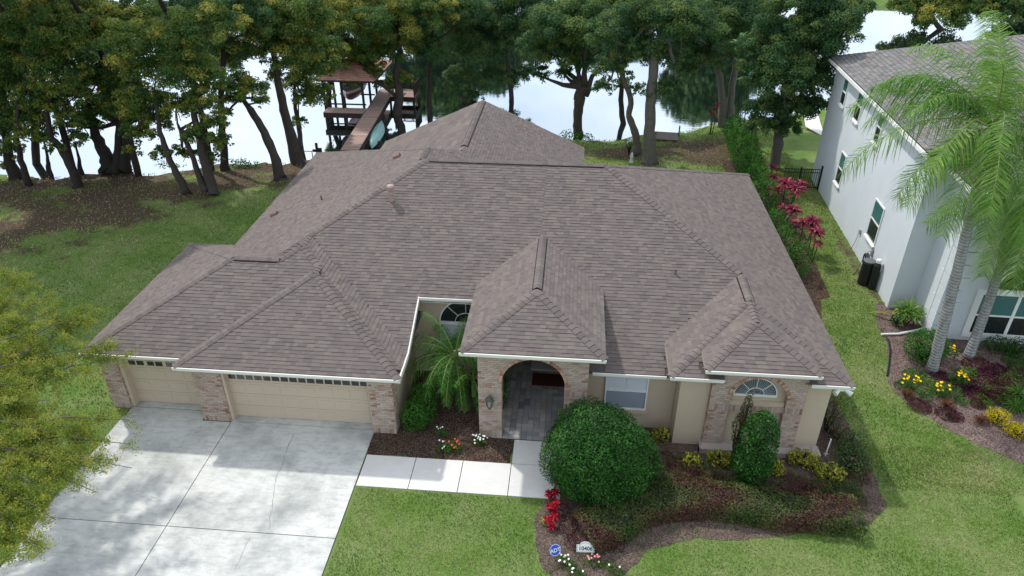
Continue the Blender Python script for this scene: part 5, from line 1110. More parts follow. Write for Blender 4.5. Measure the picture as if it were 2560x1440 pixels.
clump_bush('box_hedge', 'bright green low hedge by the garage corner in the courtyard', 'hedge', [(-4.95, 18.45, .55, .5, .48, .6), (-4.85, 19.2, .6, .52, .55, .62), (-4.75, 18.9, .5, .5, .8, .6)], 'hedge', .06, 520, lump=.06, inner=.8)
for i, (px, py, rx, lb) in enumerate(((1652, 1085, .28, 'small yellow-green variegated shrub beside the window wall'), (1730, 1152, .3, 'yellow-green shrub at the left end of the plinth'), (1800, 1145, .42, 'yellow-green shrub left of the tall narrow shrub'), (1935, 1170, .34, 'yellow-green shrub right of the tall narrow shrub'), (2010, 1145, .5, 'bushy yellow-green shrub under the right niche pier'), (2075, 1180, .48, 'yellow-green shrub at the house corner by the white stake'))):
    c = at(px, py, z=.3); clump_bush('variegated_shrub', lb, 'shrub', [(c.x, c.y, .32, rx, rx*.7, .33), (c.x+rx*.5, c.y-.05, .25, rx*.6, rx*.6, .28), (c.x-rx*.5, c.y+.05, .25, rx*.55, rx*.55, .3)], 'yellowbush', .13, 130, asp=.42, group='yellow-green shrubs by the front wall', inner=.5, jit=.8)
# flowers in the courtyard bed
for px, py, mt, cnt, lb in ((1195, 1100, 'flower_white', 22, 'white-flowered plant at the foot of the porch pier'), (1132, 1115, 'flower_red', 12, 'coral-flowered plant in the mulch left of the porch pier'), (1100, 1080, 'flower_white', 4, 'sparse low plant with two white flowers behind the coral one'), (1108, 1118, 'flower_white', 6, 'small plant with a white flower in the courtyard mulch')):
    c = at(px, py, z=.12); s = .3 if cnt > 5 else .2; clump_bush('flowering_plant', lb, 'flowers', [(c.x, c.y, .14, s, s*.8, .2), (c.x+.15, c.y-.08, .1, s*.7, s*.6, .15)], 'green', .075, 240, core=False, flowers=(mt, cnt, .036), asp=.5, inner=.4)
for px, py, mt, cnt, lb in ((1410, 1400, 'flower_white', 12, 'white-flowered plant below the blue sign'), (1478, 1402, 'flower_pink', 12, 'pink-flowered plant under the house number plaque'), (1530, 1420, 'flower_white', 2, 'low green plant right of the house number plaque'), (1375, 1305, None, 0, 'small lime green plant at the foot of the scarlet plants'), (1435, 1425, 'flower_white', 5, 'low leafy plant with a few white flowers at the bottom of the bed')):
    c = at(px, py, z=.12); clump_bush('flowering_plant' if mt else 'lime_plant', lb, 'flowers' if mt else 'plant', [(c.x, c.y, .13, .28, .22, .17), (c.x+.2, c.y-.05, .1, .18, .16, .13)] if mt else [(c.x-.15, c.y, .15, .16, .16, .16)], 'green' if mt else 'yellowbush', .07, 220, core=False, flowers=(mt, cnt, .034) if mt else None, asp=.5, inner=.4)
# scarlet plants by the bush
# low ground cover masses of the front bed
def cover(name, label, pts, mat, h=.28, dens=330, leaf=.055, w=.5):
    dens *= 2.1
    C, Nn, T = [], [], []
    for (x, y, r, hh) in pts:
        n = int(dens*math.pi*r*r*1.6); a = rng.random(n)*6.283; q = np.sqrt(rng.random(n)); zz = hh*np.sqrt(np.clip(1-q**3, 0, 1))*rng.uniform(.35, 1.05, n)
        zz *= .75+.35*np.sin(x*9+np.cos(a)*q*r*8)*np.cos(y*7+np.sin(a)*q*r*9)
        C.append(np.stack([x+np.cos(a)*q*r, y+np.sin(a)*q*r, np.maximum(zz, .02)], 1)); Nn.append(rng.normal(size=(n, 3))*.7+np.array([0, 0, .8])); X_ = x+np.cos(a)*q*r; Y_ = y+np.sin(a)*q*r; T.append(np.clip(.5+.45*np.sin(X_*2.1+np.sin(Y_*3.3)*1.7)+rng.normal(size=n)*.2, 0, 1))
    C, Nn, T = map(np.concatenate, (C, Nn, T)); return leafobj(name, C, Nn, T, leaf, leaf*.55, M[mat], kind='stuff', label=label)
band = []
for i in range(26):
    t = i/25; px = 1400+760*t; py = 1330-120*min(1, t*3.2)+(55*(t-.3) if t > .3 else 0)
    c = at(px, py, z=.25); band.append((c.x, c.y, .55, .5)); band.append((c.x+random.uniform(-.2, .2), c.y+.5, .5, .5)); band.append((c.x+random.uniform(-.2, .2), c.y+.9, .42, .42))
def hedge_band(name, label, path, w, h, mat, leaf=.06, dens=520):
    P = [np.array(q) for q in path]; seg = [np.linalg.norm(P[i+1]-P[i]) for i in range(len(P)-1)]; L_ = sum(seg); cum = np.concatenate([[0], np.cumsum(seg)])
    def pos(sv): return np.stack([np.interp(sv, cum, [q[0] for q in P]), np.interp(sv, cum, [q[1] for q in P])], 1)
    C, Nn, T = [], [], []
    for face, amt in (('top', w), ('front', h*1.2), ('back', h)):
        n = int(dens*L_*amt); sv = rng.random(n)*L_; c = pos(sv); tt = pos(np.minimum(sv+.1, L_))-pos(np.maximum(sv-.1, 0)); tt /= np.linalg.norm(tt, axis=1, keepdims=True); nr = np.stack([-tt[:, 1], tt[:, 0]], 1)
        wob = .07*np.sin(sv*2.3)+.05*np.sin(sv*5.1+1); hz = h*(1+.12*np.sin(sv*1.7)+.07*np.sin(sv*6.3))
        if face == 'top': o = rng.uniform(-.5, .5, n)*(w+wob); z = hz*(1-.25*np.abs(o/(w*.5))**4)+rng.normal(size=n)*.025; nn = np.array([[0, 0, 1.]])+rng.normal(size=(n, 3))*.6
        else:
            sg = -1 if face == 'front' else 1; o = sg*(w/2+wob*.5)+rng.normal(size=n)*.03-sg*.06*0; z = hz*rng.random(n)**.8; o = o-sg*.12*(z/hz)**3; nn = np.concatenate([nr*sg, np.full((n, 1), .3)], 1)+rng.normal(size=(n, 3))*.5
        xy = c+nr*o[:, None]; C.append(np.concatenate([xy, np.maximum(z, .02)[:, None]], 1)); Nn.append(nn); T.append(np.clip(.45+.4*np.sin(xy[:, 0]*1.9+np.sin(xy[:, 1]*3.1)*1.6)+rng.normal(size=n)*.2, 0, 1))
    b0 = P[0]; root = empty(name, (b0[0], b0[1], 0), label=label, cat='hedge'); C = np.concatenate(C)-np.array([b0[0], b0[1], 0]); leafobj('leaves', C, np.concatenate(Nn), np.concatenate(T), leaf, leaf*.55, M[mat], root)
    mb = MB(); k = 40; q = pos(np.linspace(0, L_, k+1))-b0[None]
    for i in range(2, k-2):
        a, b2 = q[i], q[i+1]; t = (b2-a)/max(1e-6, np.linalg.norm(b2-a)); n2 = np.array([-t[1], t[0]])*(w*.5-.14); hh = h*.78
        V = [(*(a-n2), 0), (*(b2-n2), 0), (*(b2+n2), 0), (*(a+n2), 0), (*(a-n2*.8), hh), (*(b2-n2*.8), hh), (*(b2+n2*.8), hh), (*(a+n2*.8), hh)]; mb.add(V, [(4, 5, 6, 7), (0, 1, 5, 4), (2, 3, 7, 6)])
    mb.build('branches', M['barkdarkshade'], root); return root
hp = [at(px, py, z=.5) for px, py in ((1455, 1322), (1510, 1300), (1575, 1268), (1650, 1238), (1730, 1230), (1820, 1240), (1950, 1258), (2070, 1270), (2150, 1276))]
hedge_band('clipped_low_hedge', 'low clipped dark green and maroon hedge winding along the front of the bed', [(q.x, q.y) for q in hp], 1.25, .55, 'cover', .07, 1000)
cover('green_ground_cover', 'low mottled green ground cover between the round bush and the tall shrub', [(at(px, py, z=.3).x, at(px, py, z=.3).y, r, .5) for px, py, r in ((1660, 1140, .45), (1710, 1155, .5), (1760, 1175, .5), (1800, 1195, .42), (1640, 1180, .5), (1990, 1200, .45), (2060, 1215, .5), (2120, 1215, .5), (2150, 1180, .35), (1940, 1215, .4), (1850, 1215, .4), (1760, 1215, .4), (1700, 1195, .45), (1900, 1225, .4), (2030, 1225, .4), (2090, 1225, .4), (2140, 1235, .4), (1660, 1210, .4), (2130, 1120, .4), (2150, 1150, .4))], 'cover', dens=420)
cover('purple_ground_cover', 'dark purple ground cover patch at the front left corner of the bed', [(at(px, py, z=.2).x, at(px, py, z=.2).y, r, .3) for px, py, r in ((1405, 1270, .3), (1420, 1310, .32), (1440, 1345, .35), (1480, 1350, .4), (1535, 1345, .4))], 'purple', dens=260)
# corner shrub at the right side of the house
c = at(2085, 1040, z=.9); clump_bush('withered_shrub', 'tall sparse brownish shrub at the right front corner of the house', 'shrub', [(c.x, c.y+.3, .9, .45, .55, .85), (c.x+.1, c.y-.4, .6, .4, .4, .6)], 'cover', .09, 110, asp=.4, inner=.3, jit=1)
c = at(2130, 1150, z=.3); clump_bush('dark_shrub', 'low dark green shrub right of the white stake', 'shrub', [(c.x, c.y, .3, .6, .7, .4), (c.x+.3, c.y+.9, .25, .5, .6, .35)], 'oakdark', .07, 260, inner=.6)
# hedge between the houses
def hedge_run(label, pts, name='side_hedge', mat='hedge', leaf=.085, n=190):
    clump_bush(name, label, 'hedge', pts, mat, leaf, n, lump=.12, inner=.75)
hedge_run('bright green shrub beside the roof edge, nearest the front in the side strip', [(10.3, 31.6, .9, .75, 1.1, 1.0), (10.7, 30.4, .8, .65, .9, .9), (10.2, 33.2, .95, .75, 1.1, 1.05)], 'side_shrub')
hedge_run('bright green shrub behind the first one along the roof edge', [(10.3, 36.5, 1.1, .8, 1.2, 1.2), (10.2, 38.2, 1.2, .8, 1.1, 1.25)], 'side_shrub')
hedge_run('long clipped hedge running to the lake right of the back lawn', [(10.6, 41.5, 1.0, .9, 1.3, 1.1), (10.7, 43.6, 1.0, .95, 1.3, 1.15), (10.9, 45.8, 1.0, 1.0, 1.3, 1.1), (11.0, 48, .8, .9, 1.3, 1.0), (11.2, 50, .5, .8, 1.2, .95)], n=150, leaf=.11)
c = at(2010, 150, z=0)
# ================================================================ ROSETTES / PALMS
def blade(V, T, base, dirv, L_, w, droop, tone, seg=4):
    d = Vector(dirv).normalized(); side = d.cross(Vector((0, 0, 1)))
    if side.length < .1: side = Vector((1, 0, 0))
    side.normalize(); pts = []
    for i in range(seg+1):
        u = i/seg; c = Vector(base)+d*L_*u+Vector((0, 0, -droop*L_*u*u)); ww = w*math.sin(math.pi*min(.97, .12+.85*u))**.8
        pts.append((c-side*ww/2, c+side*ww/2))
    for i in range(seg):
        V += [pts[i][0], pts[i][1], pts[i+1][1], pts[i+1][0]]; T.append(tone)
def rosette_plant(name, label, cat, heads, mat, Lb=.5, wb_=.09, n=26, stem='barkdarkshade', group=None, up=.35):
    b = Vector((heads[0][0], heads[0][1], float(terr(heads[0][0], heads[0][1])))); root = empty(name, b, label=label, cat=cat, group=group); mb = MB(); V, T = [], []
    for x, y, z, s in heads:
        h = Vector((x, y, z))-b; g0 = Vector((x*.5+b.x*.5, y*.5+b.y*.5, b.z))-b; mb.tube([g0, g0.lerp(h, .5)+Vector((.03, 0, 0)), h], [.03, .022, .018], 6)
        for k in range(n):
            a = k*2.4+random.uniform(-.2, .2); e = random.uniform(-.1, 1.1)*(1 if k % 3 else 1.2); blade(V, T, h+Vector((0, 0, random.uniform(-.12, .05)*s)), (math.cos(a), math.sin(a), up+e), Lb*s*random.uniform(.75, 1.1), wb_*s, .5, random.random())
    mb.build('stem', M[stem], root); link('leaves', npmesh('leaves', np.array([tuple(v) for v in V]), 4, M[mat], T), root); return root
for k, (px, py, lb) in enumerate(((1378, 1235, 'topmost of the scarlet-leaved plants by the walk'), (1380, 1268, 'middle scarlet-leaved plant beside the round bush'), (1373, 1300, 'lowest of the scarlet-leaved plants, above the lime green one'))):
    c = at(px, py, z=.3); rosette_plant('scarlet_plant', lb, 'plant', [(c.x, c.y, .3, 1.), (c.x+.13, c.y+.08, .36, .9), (c.x-.08, c.y+.1, .22, .8), (c.x+.1, c.y-.12, .18, .8)], 'red', .22, .06, 20, group='scarlet plants beside the round bush', up=.3)
rosette_plant('cordyline', 'magenta cordyline on bare stems over a mulch ring, nearest the front', 'plant', [(at(2040, 590, z=1.3).x, at(2040, 590, z=1.3).y, 1.5, 1.15), (at(2030, 560, z=1.5).x, at(2030, 560, z=1.5).y, 1.7, 1.0), (at(2045, 612, z=1.1).x, at(2045, 612, z=1.1).y, 1.15, .7)], 'ti', .52, .065, 75)
rosette_plant('cordyline', 'magenta cordyline second from the front, leaning on the green shrub', 'plant', [(at(px, py, z=z).x, at(px, py, z=z).y, z, s) for px, py, z, s in ((2010, 555, 1.5, 1.1), (2035, 565, 1.3, .8), (1990, 555, 1.2, .7))], 'ti', .52, .065, 70)
rosette_plant('cordyline', 'broad magenta cordyline clump with many heads next to the black fence', 'plant', [(at(px, py, z=z).x, at(px, py, z=z).y, z, s) for px, py, z, s in ((1965, 460, 1.9, 1.3), (1990, 475, 1.8, 1.3), (1940, 475, 1.6, 1.0), (1985, 525, 1.2, 1.1), (1960, 520, 1.2, .8), (2000, 460, 1.7, 1.0))], 'ti', .6, .068, 70)
rosette_plant('cordyline', 'small magenta cordyline at the foot of the dense dark oak', 'plant', [(at(px, py, z=z).x, at(px, py, z=z).y, z, s) for px, py, z, s in ((1935, 443, 1.3, 1.0), (1930, 418, 1.4, .9))], 'ti', .55, .09, 22)
rosette_plant('cordyline', 'dark red cordyline by the water at the end of the hedge', 'plant', [(at(px, py, Y=51.6).x, 51.6, at(px, py, Y=51.6).z, s) for px, py, s in ((1785, 272, .9), (1795, 262, .8), (1780, 284, .7))], 'ti', .6, .1, 20)
rosette_plant('bird_of_paradise', 'tall broad-leaved plant behind the hedge, between the forked oak and the dense oak', 'plant', [(at(px, py, Y=47.5).x, 47.5, at(px, py, Y=47.5).z, s) for px, py, s in ((1900, 210, 1.5), (1860, 120, 1.2), (1890, 280, 1.1), (1870, 180, 1.0))], 'banana', 1.6, .42, 9, up=.9)
def frond(V, T, base, az, elv, Ln, leafl, leafw, tone, droop=.9, pairs=46, plum=.5, VR=None):
    """arching rachis with drooping leaflets"""
    d = Vector((math.cos(az)*math.cos(elv), math.sin(az)*math.cos(elv), math.sin(elv))); side = Vector((-math.sin(az), math.cos(az), 0)); P = []
    n = pairs; c = Vector(base); P.append(c.copy()); dd = d.copy(); st = Ln/n
    for i in range(n): dd = (dd+Vector((0, 0, -droop/n*(1+i/n)))).normalized(); c = c+dd*st; P.append(c.copy())
    if VR is not None: VR.append([P[int(k*n/8)] for k in range(9)])
    for i in range(int(n*.12), n):
        u = i/n; t = (P[i+1]-P[i]).normalized(); upv = side.cross(t); upv = upv if upv.z > 0 else -upv
        l = leafl*math.sin(math.pi*(.1+.82*u))**.6
        for s in (-1, 1):
            dv = (side*s*random.uniform(.6, 1)+t*.55+upv*random.uniform(-plum, plum)+Vector((0, 0, -.15))).normalized(); m1 = P[i]+dv*l*.5+Vector((0, 0, -.04*l)); e = P[i]+dv*l*.85+Vector((0, 0, -.42*l)); wv_ = t*leafw
            V += [P[i]-wv_*.4, P[i]+wv_*.4, m1+wv_*.5, m1-wv_*.5]; V += [m1-wv_*.5, m1+wv_*.5, e+wv_*.08, e-wv_*.08]; tt = min(1, max(0, tone+random.uniform(-.4, .4))); T += [tt, tt]
def palm(name, label, base, top, r0, fr, Lf_, leafl, leafw, mat, crown_r=.14, seedf=1, trunkmat='palmtrunk', pairs=95, droop=1.0, ring=True):
    b = Vector(base); root = empty(name, b, label=label, cat='palm tree'); t = Vector(top)-b; mb = MB(); n = 24; pts = []; rad = []
    for i in range(n+1):
        u = i/n; pts.append(t*u+Vector((.06*math.sin(u*3), 0, 0))-Vector((0, 0, .1 if i == 0 else 0))); rad.append(r0*(1.18-.3*u+(.25 if i == 0 else 0))*(1.03 if i % 2 else .99))
    mb.tube(pts, rad, 14); mb.build('trunk', M[trunkmat], root, smooth=True)
    mb = MB(); mb.tube([t, t+Vector((0, 0, .5)), t+Vector((0, 0, 1.0))], [r0*.85, r0*.75, .05], 10); mb.build('crownshaft', plain('green_crownshaft', L(.16,.22,.08), .6, .3, .2), root)
    for az, elv, ls in fr:
        V, T, VR = [], [], []; frond(V, T, t+Vector((0, 0, .75)), az, elv, Lf_*ls, leafl, leafw, random.uniform(.3, .7), droop, pairs, .5, VR)
        fo = link('frond', npmesh('frond', np.array([tuple(v) for v in V]), 4, M[mat], T), root)
        m2 = MB(); m2.tube(VR[0], [.028*(1-.8*k/8) for k in range(9)], 5); m2.build('rachis', M['palmrib'], fo)
    return root
M['palmrib'] = plain('palm_rachis', L(.18,.22,.07), .6, .3, .1)
t1 = at(2462, 375, Y=24.1); fr = [(math.radians(a), math.radians(e), s) for a, e, s in ((188, 24, 1.1), (165, 42, 1.0), (178, 55, .9), (205, 50, .9), (150, 48, .9), (120, 60, .9), (225, 35, .95), (250, 20, .95), (270, 10, .95), (290, 25, .95), (320, 40, .9), (0, 50, .9), (40, 60, .9), (80, 65, .9), (100, 78, .8), (300, 72, .8), (215, 10, .9), (198, 0, .8), (262, -20, .8), (245, 45, .9), (230, 70, .8), (310, 5, .9), (340, 25, .9), (140, 30, .9), (235, -5, .9), (280, -12, .85))]
palm('queen_palm', 'left of two tall queen palms with ringed grey trunks in the mulch bed', at(2328, 930, z=0), t1, .17, fr, 4.9, 1.0, .032, 'palm', droop=1.15)
t2 = at(2535, 560, Y=25.6); fr = [(math.radians(a+17), math.radians(e), s) for a, e, s in ((170, 30, .9), (200, 45, .9), (230, 20, .95), (255, 5, .95), (275, -10, .9), (300, 15, .9), (330, 40, .9), (10, 50, .9), (60, 60, .9), (110, 60, .9), (140, 55, .9), (245, 70, .8), (215, 5, .85), (265, 25, .9), (285, 50, .9), (240, -18, .8), (185, 60, .9))]
palm('queen_palm', 'right queen palm, leaning to the right edge in front of the big window', at(2420, 893, z=0), t2, .16, fr, 4.2, .95, .032, 'palm', droop=1.15)
fr = [(math.radians(k*27+random.uniform(-8, 8)), math.radians(e), 1) for k, e in enumerate((60, 35, 10, 50, 25, -5, 55, 30, 5, 45, 15, -10, 70, 40, 20, 0, 62, 30, 8, 75, 48, 22, 15, 40, 0, 55, 28, -12, 65, 10, 34, 50, 5, 20))]
pb = Vector((-3.75, 20.2, 0)); palm('pygmy_date_palm', 'feathery date palm growing in the courtyard by the porch', pb, pb+Vector((0, -.1, 1.15)), .13, fr, 2.05, .40, .022, 'pygmy', pairs=44, droop=1.3, trunkmat='barkdarkshade')
fr2 = [(math.radians(k*40+10), math.radians(e), 1) for k, e in enumerate((50, 30, 45, 20, 55, 35, 60, 25, 40))]
pb = Vector((-3.2, 19.9, 0)); palm('pygmy_date_palm', 'smaller shaded date palm close to the porch pier', pb, pb+Vector((.1, 0, .35)), .1, fr2, 1.6, .36, .022, 'pygmy', pairs=38, droop=1.2, trunkmat='barkdarkshade')
# plants inside the porch side opening
clump_bush('porch_plant', 'leafy plant showing at the left side of the porch arch', 'plant', [(-2.05, 19.6, .7, .22, .35, .7), (-2.1, 20.3, .6, .25, .4, .6)], 'hedge', .09, 120, inner=.4)
# ---- neighbour bed planting
rosette_plant('areca_clump', 'bright green grassy clump in the corner of the neighbour wall', 'plant', [(14.1, 26.6, .5, 1.0), (14.35, 26.7, .6, 1.0), (14.2, 26.3, .5, .9), (14.45, 26.4, .45, .9)], 'palm', .95, .04, 60, up=.7)
c = at(2245, 800, z=.3); clump_bush('small_shrub', 'small dark glossy shrub in front of the grassy clump', 'shrub', [(c.x, c.y, .35, .32, .3, .38)], 'bush', .1, 160, inner=.5)
rosette_plant('striped_leaf_plant', 'plant with two long yellow-striped leaves at the lawn edge', 'plant', [(13.75, 26.75, .3, 1.0)], 'yellowbush', .9, .12, 4, up=.2)
clump_bush('round_shrub', 'round dark green shrub left of the palm trunks', 'bush', [(13.95, 24.0, .62, .78, .75, .68), (14.2, 24.2, .6, .7, .7, .62)], 'hedge', .07, 360, lump=.05, inner=.85)
for px, py, lb, mt, k_, fl in ((2275, 955, 'yellow-flowering plant left of the first palm trunk', 'green', .42, 14), (2345, 975, 'yellow-flowering plant below the first palm trunk', 'green', .45, 12), (2395, 945, 'yellow-flowering plant between the palm trunks', 'green', .42, 13), (2378, 880, 'yellow-flowering plant behind the palm trunks', 'green', .28, 8), (2310, 985, 'leafy plant at the front of the neighbour bed', 'green', .35, 0)):
    c = at(px, py, z=.3); clump_bush('yellow_flowering_plant' if fl else 'leafy_plant', lb, 'flowers' if fl else 'plant', [(c.x, c.y, .3, k_, k_*.7, .32), (c.x+k_*.5, c.y-.1, .22, k_*.6, k_*.5, .25)], mt, .085, 170, core=False, flowers=('flower_yellow', fl, .055) if fl else None, asp=.45, inner=.4)
for px, py, r, lb in ((2500, 1045, .38, 'golden-yellow shrub at the right, left one of a pair'), (2550, 1080, .4, 'golden-yellow shrub cut by the right edge')):
    c = at(px, py, z=.25); clump_bush('golden_shrub', lb, 'shrub', [(c.x, c.y, .3, r, r*.8, .3), (c.x-.2, c.y+.15, .28, r*.7, r*.6, .27)], 'gold', .06, 420, core=True, inner=.6)
rosette_plant('ornamental_grass', 'pale green arching grass clump near the right edge', 'plant', [(at(2548, 985, z=.3).x, at(2548, 985, z=.3).y, .25, 1.1), (at(2540, 1010, z=.3).x, at(2540, 1010, z=.3).y, .2, .9)], 'green', .7, .03, 110, up=.5)
for px, py, lb in ((2265, 985, 'bronze grass tuft at the left of the neighbour bed'), (2365, 1010, 'bronze grass tuft in the middle of the neighbour bed'), (2450, 1050, 'thin bronze grass tuft left of the golden shrubs')):
    c = at(px, py, z=.15); rosette_plant('bronze_grass', lb, 'plant', [(c.x, c.y, .12, 1.0), (c.x+.15, c.y+.1, .1, .8)], 'bronzegrass', .42, .022, 60, up=.8)
cover('purple_ground_cover', 'patches of dark purple foliage between the palms and flowers', [(at(px, py, z=.15).x, at(px, py, z=.15).y, r*1.35, .25) for px, py, r in ((2450, 910, .45), (2480, 940, .5), (2420, 955, .4), (2350, 935, .3), (2370, 1030, .3), (2390, 1035, .22), (2440, 980, .35), (2500, 920, .3), (2300, 1010, .3))], 'purple', dens=420, leaf=.06)
cover('green_ground_cover', 'low green leafy plants filling the middle of the neighbour bed', [(at(px, py, z=.15).x, at(px, py, z=.15).y, r*1.35, .32) for px, py, r in ((2290, 935, .35), (2330, 960, .3), (2375, 975, .35), (2420, 930, .3), (2460, 1000, .25), (2530, 1000, .4), (2410, 1000, .2), (2260, 960, .25), (2545, 900, .4))], 'green', dens=260, leaf=.075)
cover('mixed_red_green_plants', 'mixed red and green low plants at the right of the neighbour bed', [(at(px, py, z=.15).x, at(px, py, z=.15).y, r*1.35, .35) for px, py, r in ((2500, 970, .4), (2530, 950, .4), (2480, 985, .35), (2550, 930, .35), (2445, 1005, .2))], 'cover', dens=420, leaf=.07)
for px, py, lb in ((2500, 862, 'low dark green hedge under the big window, left part'), (2550, 868, 'low dark green hedge under the big window, right part')):
    c = at(px, py, z=.3); clump_bush('low_hedge', lb, 'hedge', [(c.x, c.y, .3, .75, .4, .36)], 'bush', .075, 260)
# shore plants
for px, py, lb in ((600, 418, 'leafy weeds at the shore between the leaning oaks'), (420, 425, 'scrubby shrub at the shore behind the golden oak'), (1425, 345, 'small plants at the foot of the knotted oak')):
    c = at(px, py); clump_bush('shore_shrub', lb, 'shrub', [(c.x, c.y, c.z+.25, .9, .5, .4), (c.x+1, c.y, c.z+.15, .8, .4, .3)], 'hedge', .14, 50, core=False, inner=.4)
# statue-like white garden figure behind the ridge, white flowers
c = at(1572, 388); clump_bush('flowering_plant', 'pale blossoming plant in front of the joined oaks', 'flowers', [(c.x, c.y, c.z+.7, .3, .3, .45)], 'green', .1, 60, flowers=('flower_white', 26, .07), inner=.5)
q = at(1578, 408); gnm = empty('garden_figure', q, label='small white garden ornament just behind the roof ridge', cat='ornament')
mb = MB(); mb.tube_z((0, 0, 0), [(.16, 0), (.15, .1), (.08, .3), (.12, .42), (.1, .55), (.05, .68), (.01, .74)], 12); mb.build('figure_body', M['boatwhite'], gnm, smooth=True)
# ================================================================ SIGNS AND SMALL THINGS
def text_mesh(s, size, mat, ext=.002):
    cu = bpy.data.curves.new('t', 'FONT'); cu.body = s; cu.size = size; cu.extrude = ext; cu.align_x = 'CENTER'; cu.align_y = 'CENTER'; cu.offset = size*.018
    o = bpy.data.objects.new('t', cu); COL.objects.link(o); dg = bpy.context.evaluated_depsgraph_get(); me = bpy.data.meshes.new_from_object(o.evaluated_get(dg)); bpy.data.objects.remove(o); me.materials.clear(); me.materials.append(mat); return me
def signroot(name, c, rz_, tilt, lab):
    r0 = empty(name, c, label=lab, cat='sign'); r0.rotation_euler = (tilt, 0, rz_); return r0
c = at(1388, 1375, z=.42); r0 = signroot('security_sign', (c.x, c.y, .0), math.radians(24), 0, 'blue octagonal yard sign lettered ADT on a stake in the front bed')
def octa(r, y0, y1, sx=1., mat='blue', name='sign_face'):
    m3 = MB(); m3.xprism([(r*sx*math.cos(math.pi/8+k*math.pi/4), .42+r*math.sin(math.pi/8+k*math.pi/4)) for k in range(8)], y0, y1); o = m3.build(name, M[mat], r0); o.rotation_euler = (math.radians(-28), 0, 0); o.location = (0, -.2, .05); return o
octa(.185, 0, .012, 1, 'blue'); octa(.172, -.003, -.0005, 1, 'white', 'sign_border'); octa(.158, -.006, -.0035, 1, 'blue', 'sign_face')
o = link('lettering', text_mesh('ADT', .15, M['white']), r0); o.rotation_euler = (math.radians(90-28), 0, 0); o.location = (0, -.2+.42*math.sin(math.radians(28))-.0095, .05+.42*math.cos(math.radians(28)))
o.location = Vector((0, -.2, .05))+Matrix.Rotation(math.radians(-28), 3, 'X') @ Vector((0, -.009, .41)); 
mb = MB(); mb.box(-.012, .0, -.1, .012, .02, .42); mb.build('stake', M['greywood'], r0)
c = at(1465, 1380, z=.4); r0 = signroot('address_plaque', (c.x, c.y, 0), math.radians(3), 0, 'white arch-topped house number plaque 10406 on stakes in the flower bed')
def plq(w, h, hz, y0, y1, mat, name):
    pts = [(-w, hz), (w, hz), (w, hz+h)]+[(w*.62*math.cos(math.pi*k/12), hz+h+.07*h/.16*math.sin(math.pi*k/12)) for k in range(13)]+[(-w, hz+h)]
    m3 = MB(); m3.xprism(pts, y0, y1); o = m3.build(name, M[mat], r0); o.rotation_euler = (math.radians(-30), 0, 0); return o
plq(.25, .21, .26, 0, .012, 'white', 'plaque_rim'); plq(.236, .186, .272, -.003, -.0005, 'greylead', 'plaque_border'); plq(.222, .165, .282, -.006, -.0035, 'white', 'plaque_face')
o = link('lettering', text_mesh('10406', .155, M['black']), r0); o.rotation_euler = (math.radians(60), 0, 0); o.location = Matrix.Rotation(math.radians(-30), 3, 'X') @ Vector((0, -.01, .365))
mb = MB()
for s in (-1, 1): mb.box(s*.18-.008, .0, -.08, s*.18+.008, .016, .3)
mb.build('stake', M['black'], r0)
q = at(2063, 1140, z=0); mb = MB(); mb.tube([(q.x, q.y, 0), (q.x+.02, q.y, .75)], .022, 8); mb.tube([(q.x-.07, q.y, .1), (q.x+.07, q.y, .1)], .012, 6); tag(mb.build('marker_stake', M['white']), 'white stake standing in the bed at the right house corner', 'stake')
c = Vector((8.95, 18.9, 2.3)); r0 = empty('flood_light', c, label='white twin floodlight under the right eave corner', cat='light')
mb = MB()
for s in (-1, 1): mb.tube([(s*.08, 0, 0), (s*.26, -.12, -.08)], [.04, .1], 10)
mb.build('lamp_head', M['white'], r0); mb = MB(); mb.box(-.05, -.03, -.04, .05, .05, .6); mb.build('bracket', M['white'], r0)
# ================================================================ GRASS, CHIPS, FALLEN LEAVES
def inpolyn(P, x, y):
    P = np.array(P); ins = np.zeros(len(x), bool); j = len(P)-1
    for i in range(len(P)):
        xi, yi, xj, yj = P[i][0], P[i][1], P[j][0], P[j][1]; c = ((yi > y) != (yj > y)) & (x < (xj-xi)*(y-yi)/(yj-yi+1e-12)+xi); ins ^= c; j = i
    return ins
def visible_ground(n, box):
    x = rng.uniform(box[0], box[1], n); y = rng.uniform(box[2], box[3], n); z = terr(x, y); p_ = np.stack([x, y, z-CH], 1) @ CM.T
    u = 1280+FPX*p_[:, 0]/p_[:, 2]; v = 720+FPX*p_[:, 1]/p_[:, 2]; ok = (u > -60) & (u < 2620) & (v > -60) & (v < 1500)
    return x[ok], y[ok]
HARD = [[(-16.0, 4), (-6.2, 4), (-6.2, 18.2), (-5.5, 18.2), (-5.5, 21.6), (-6, 26), (-15.9, 26), (-15.35, 18.3), (-15.3, 13.6), (-15.2, 4)], [(-6.3, 15.6), (.15, 15.6), (.15, 18.3), (-6.3, 18.3)], [(-13.4, 24), (8.4, 24), (8.4, 37), (-13.4, 37)], [(13.95, 27.7), (30, 27.7), (30, 43), (14.6, 43)]]
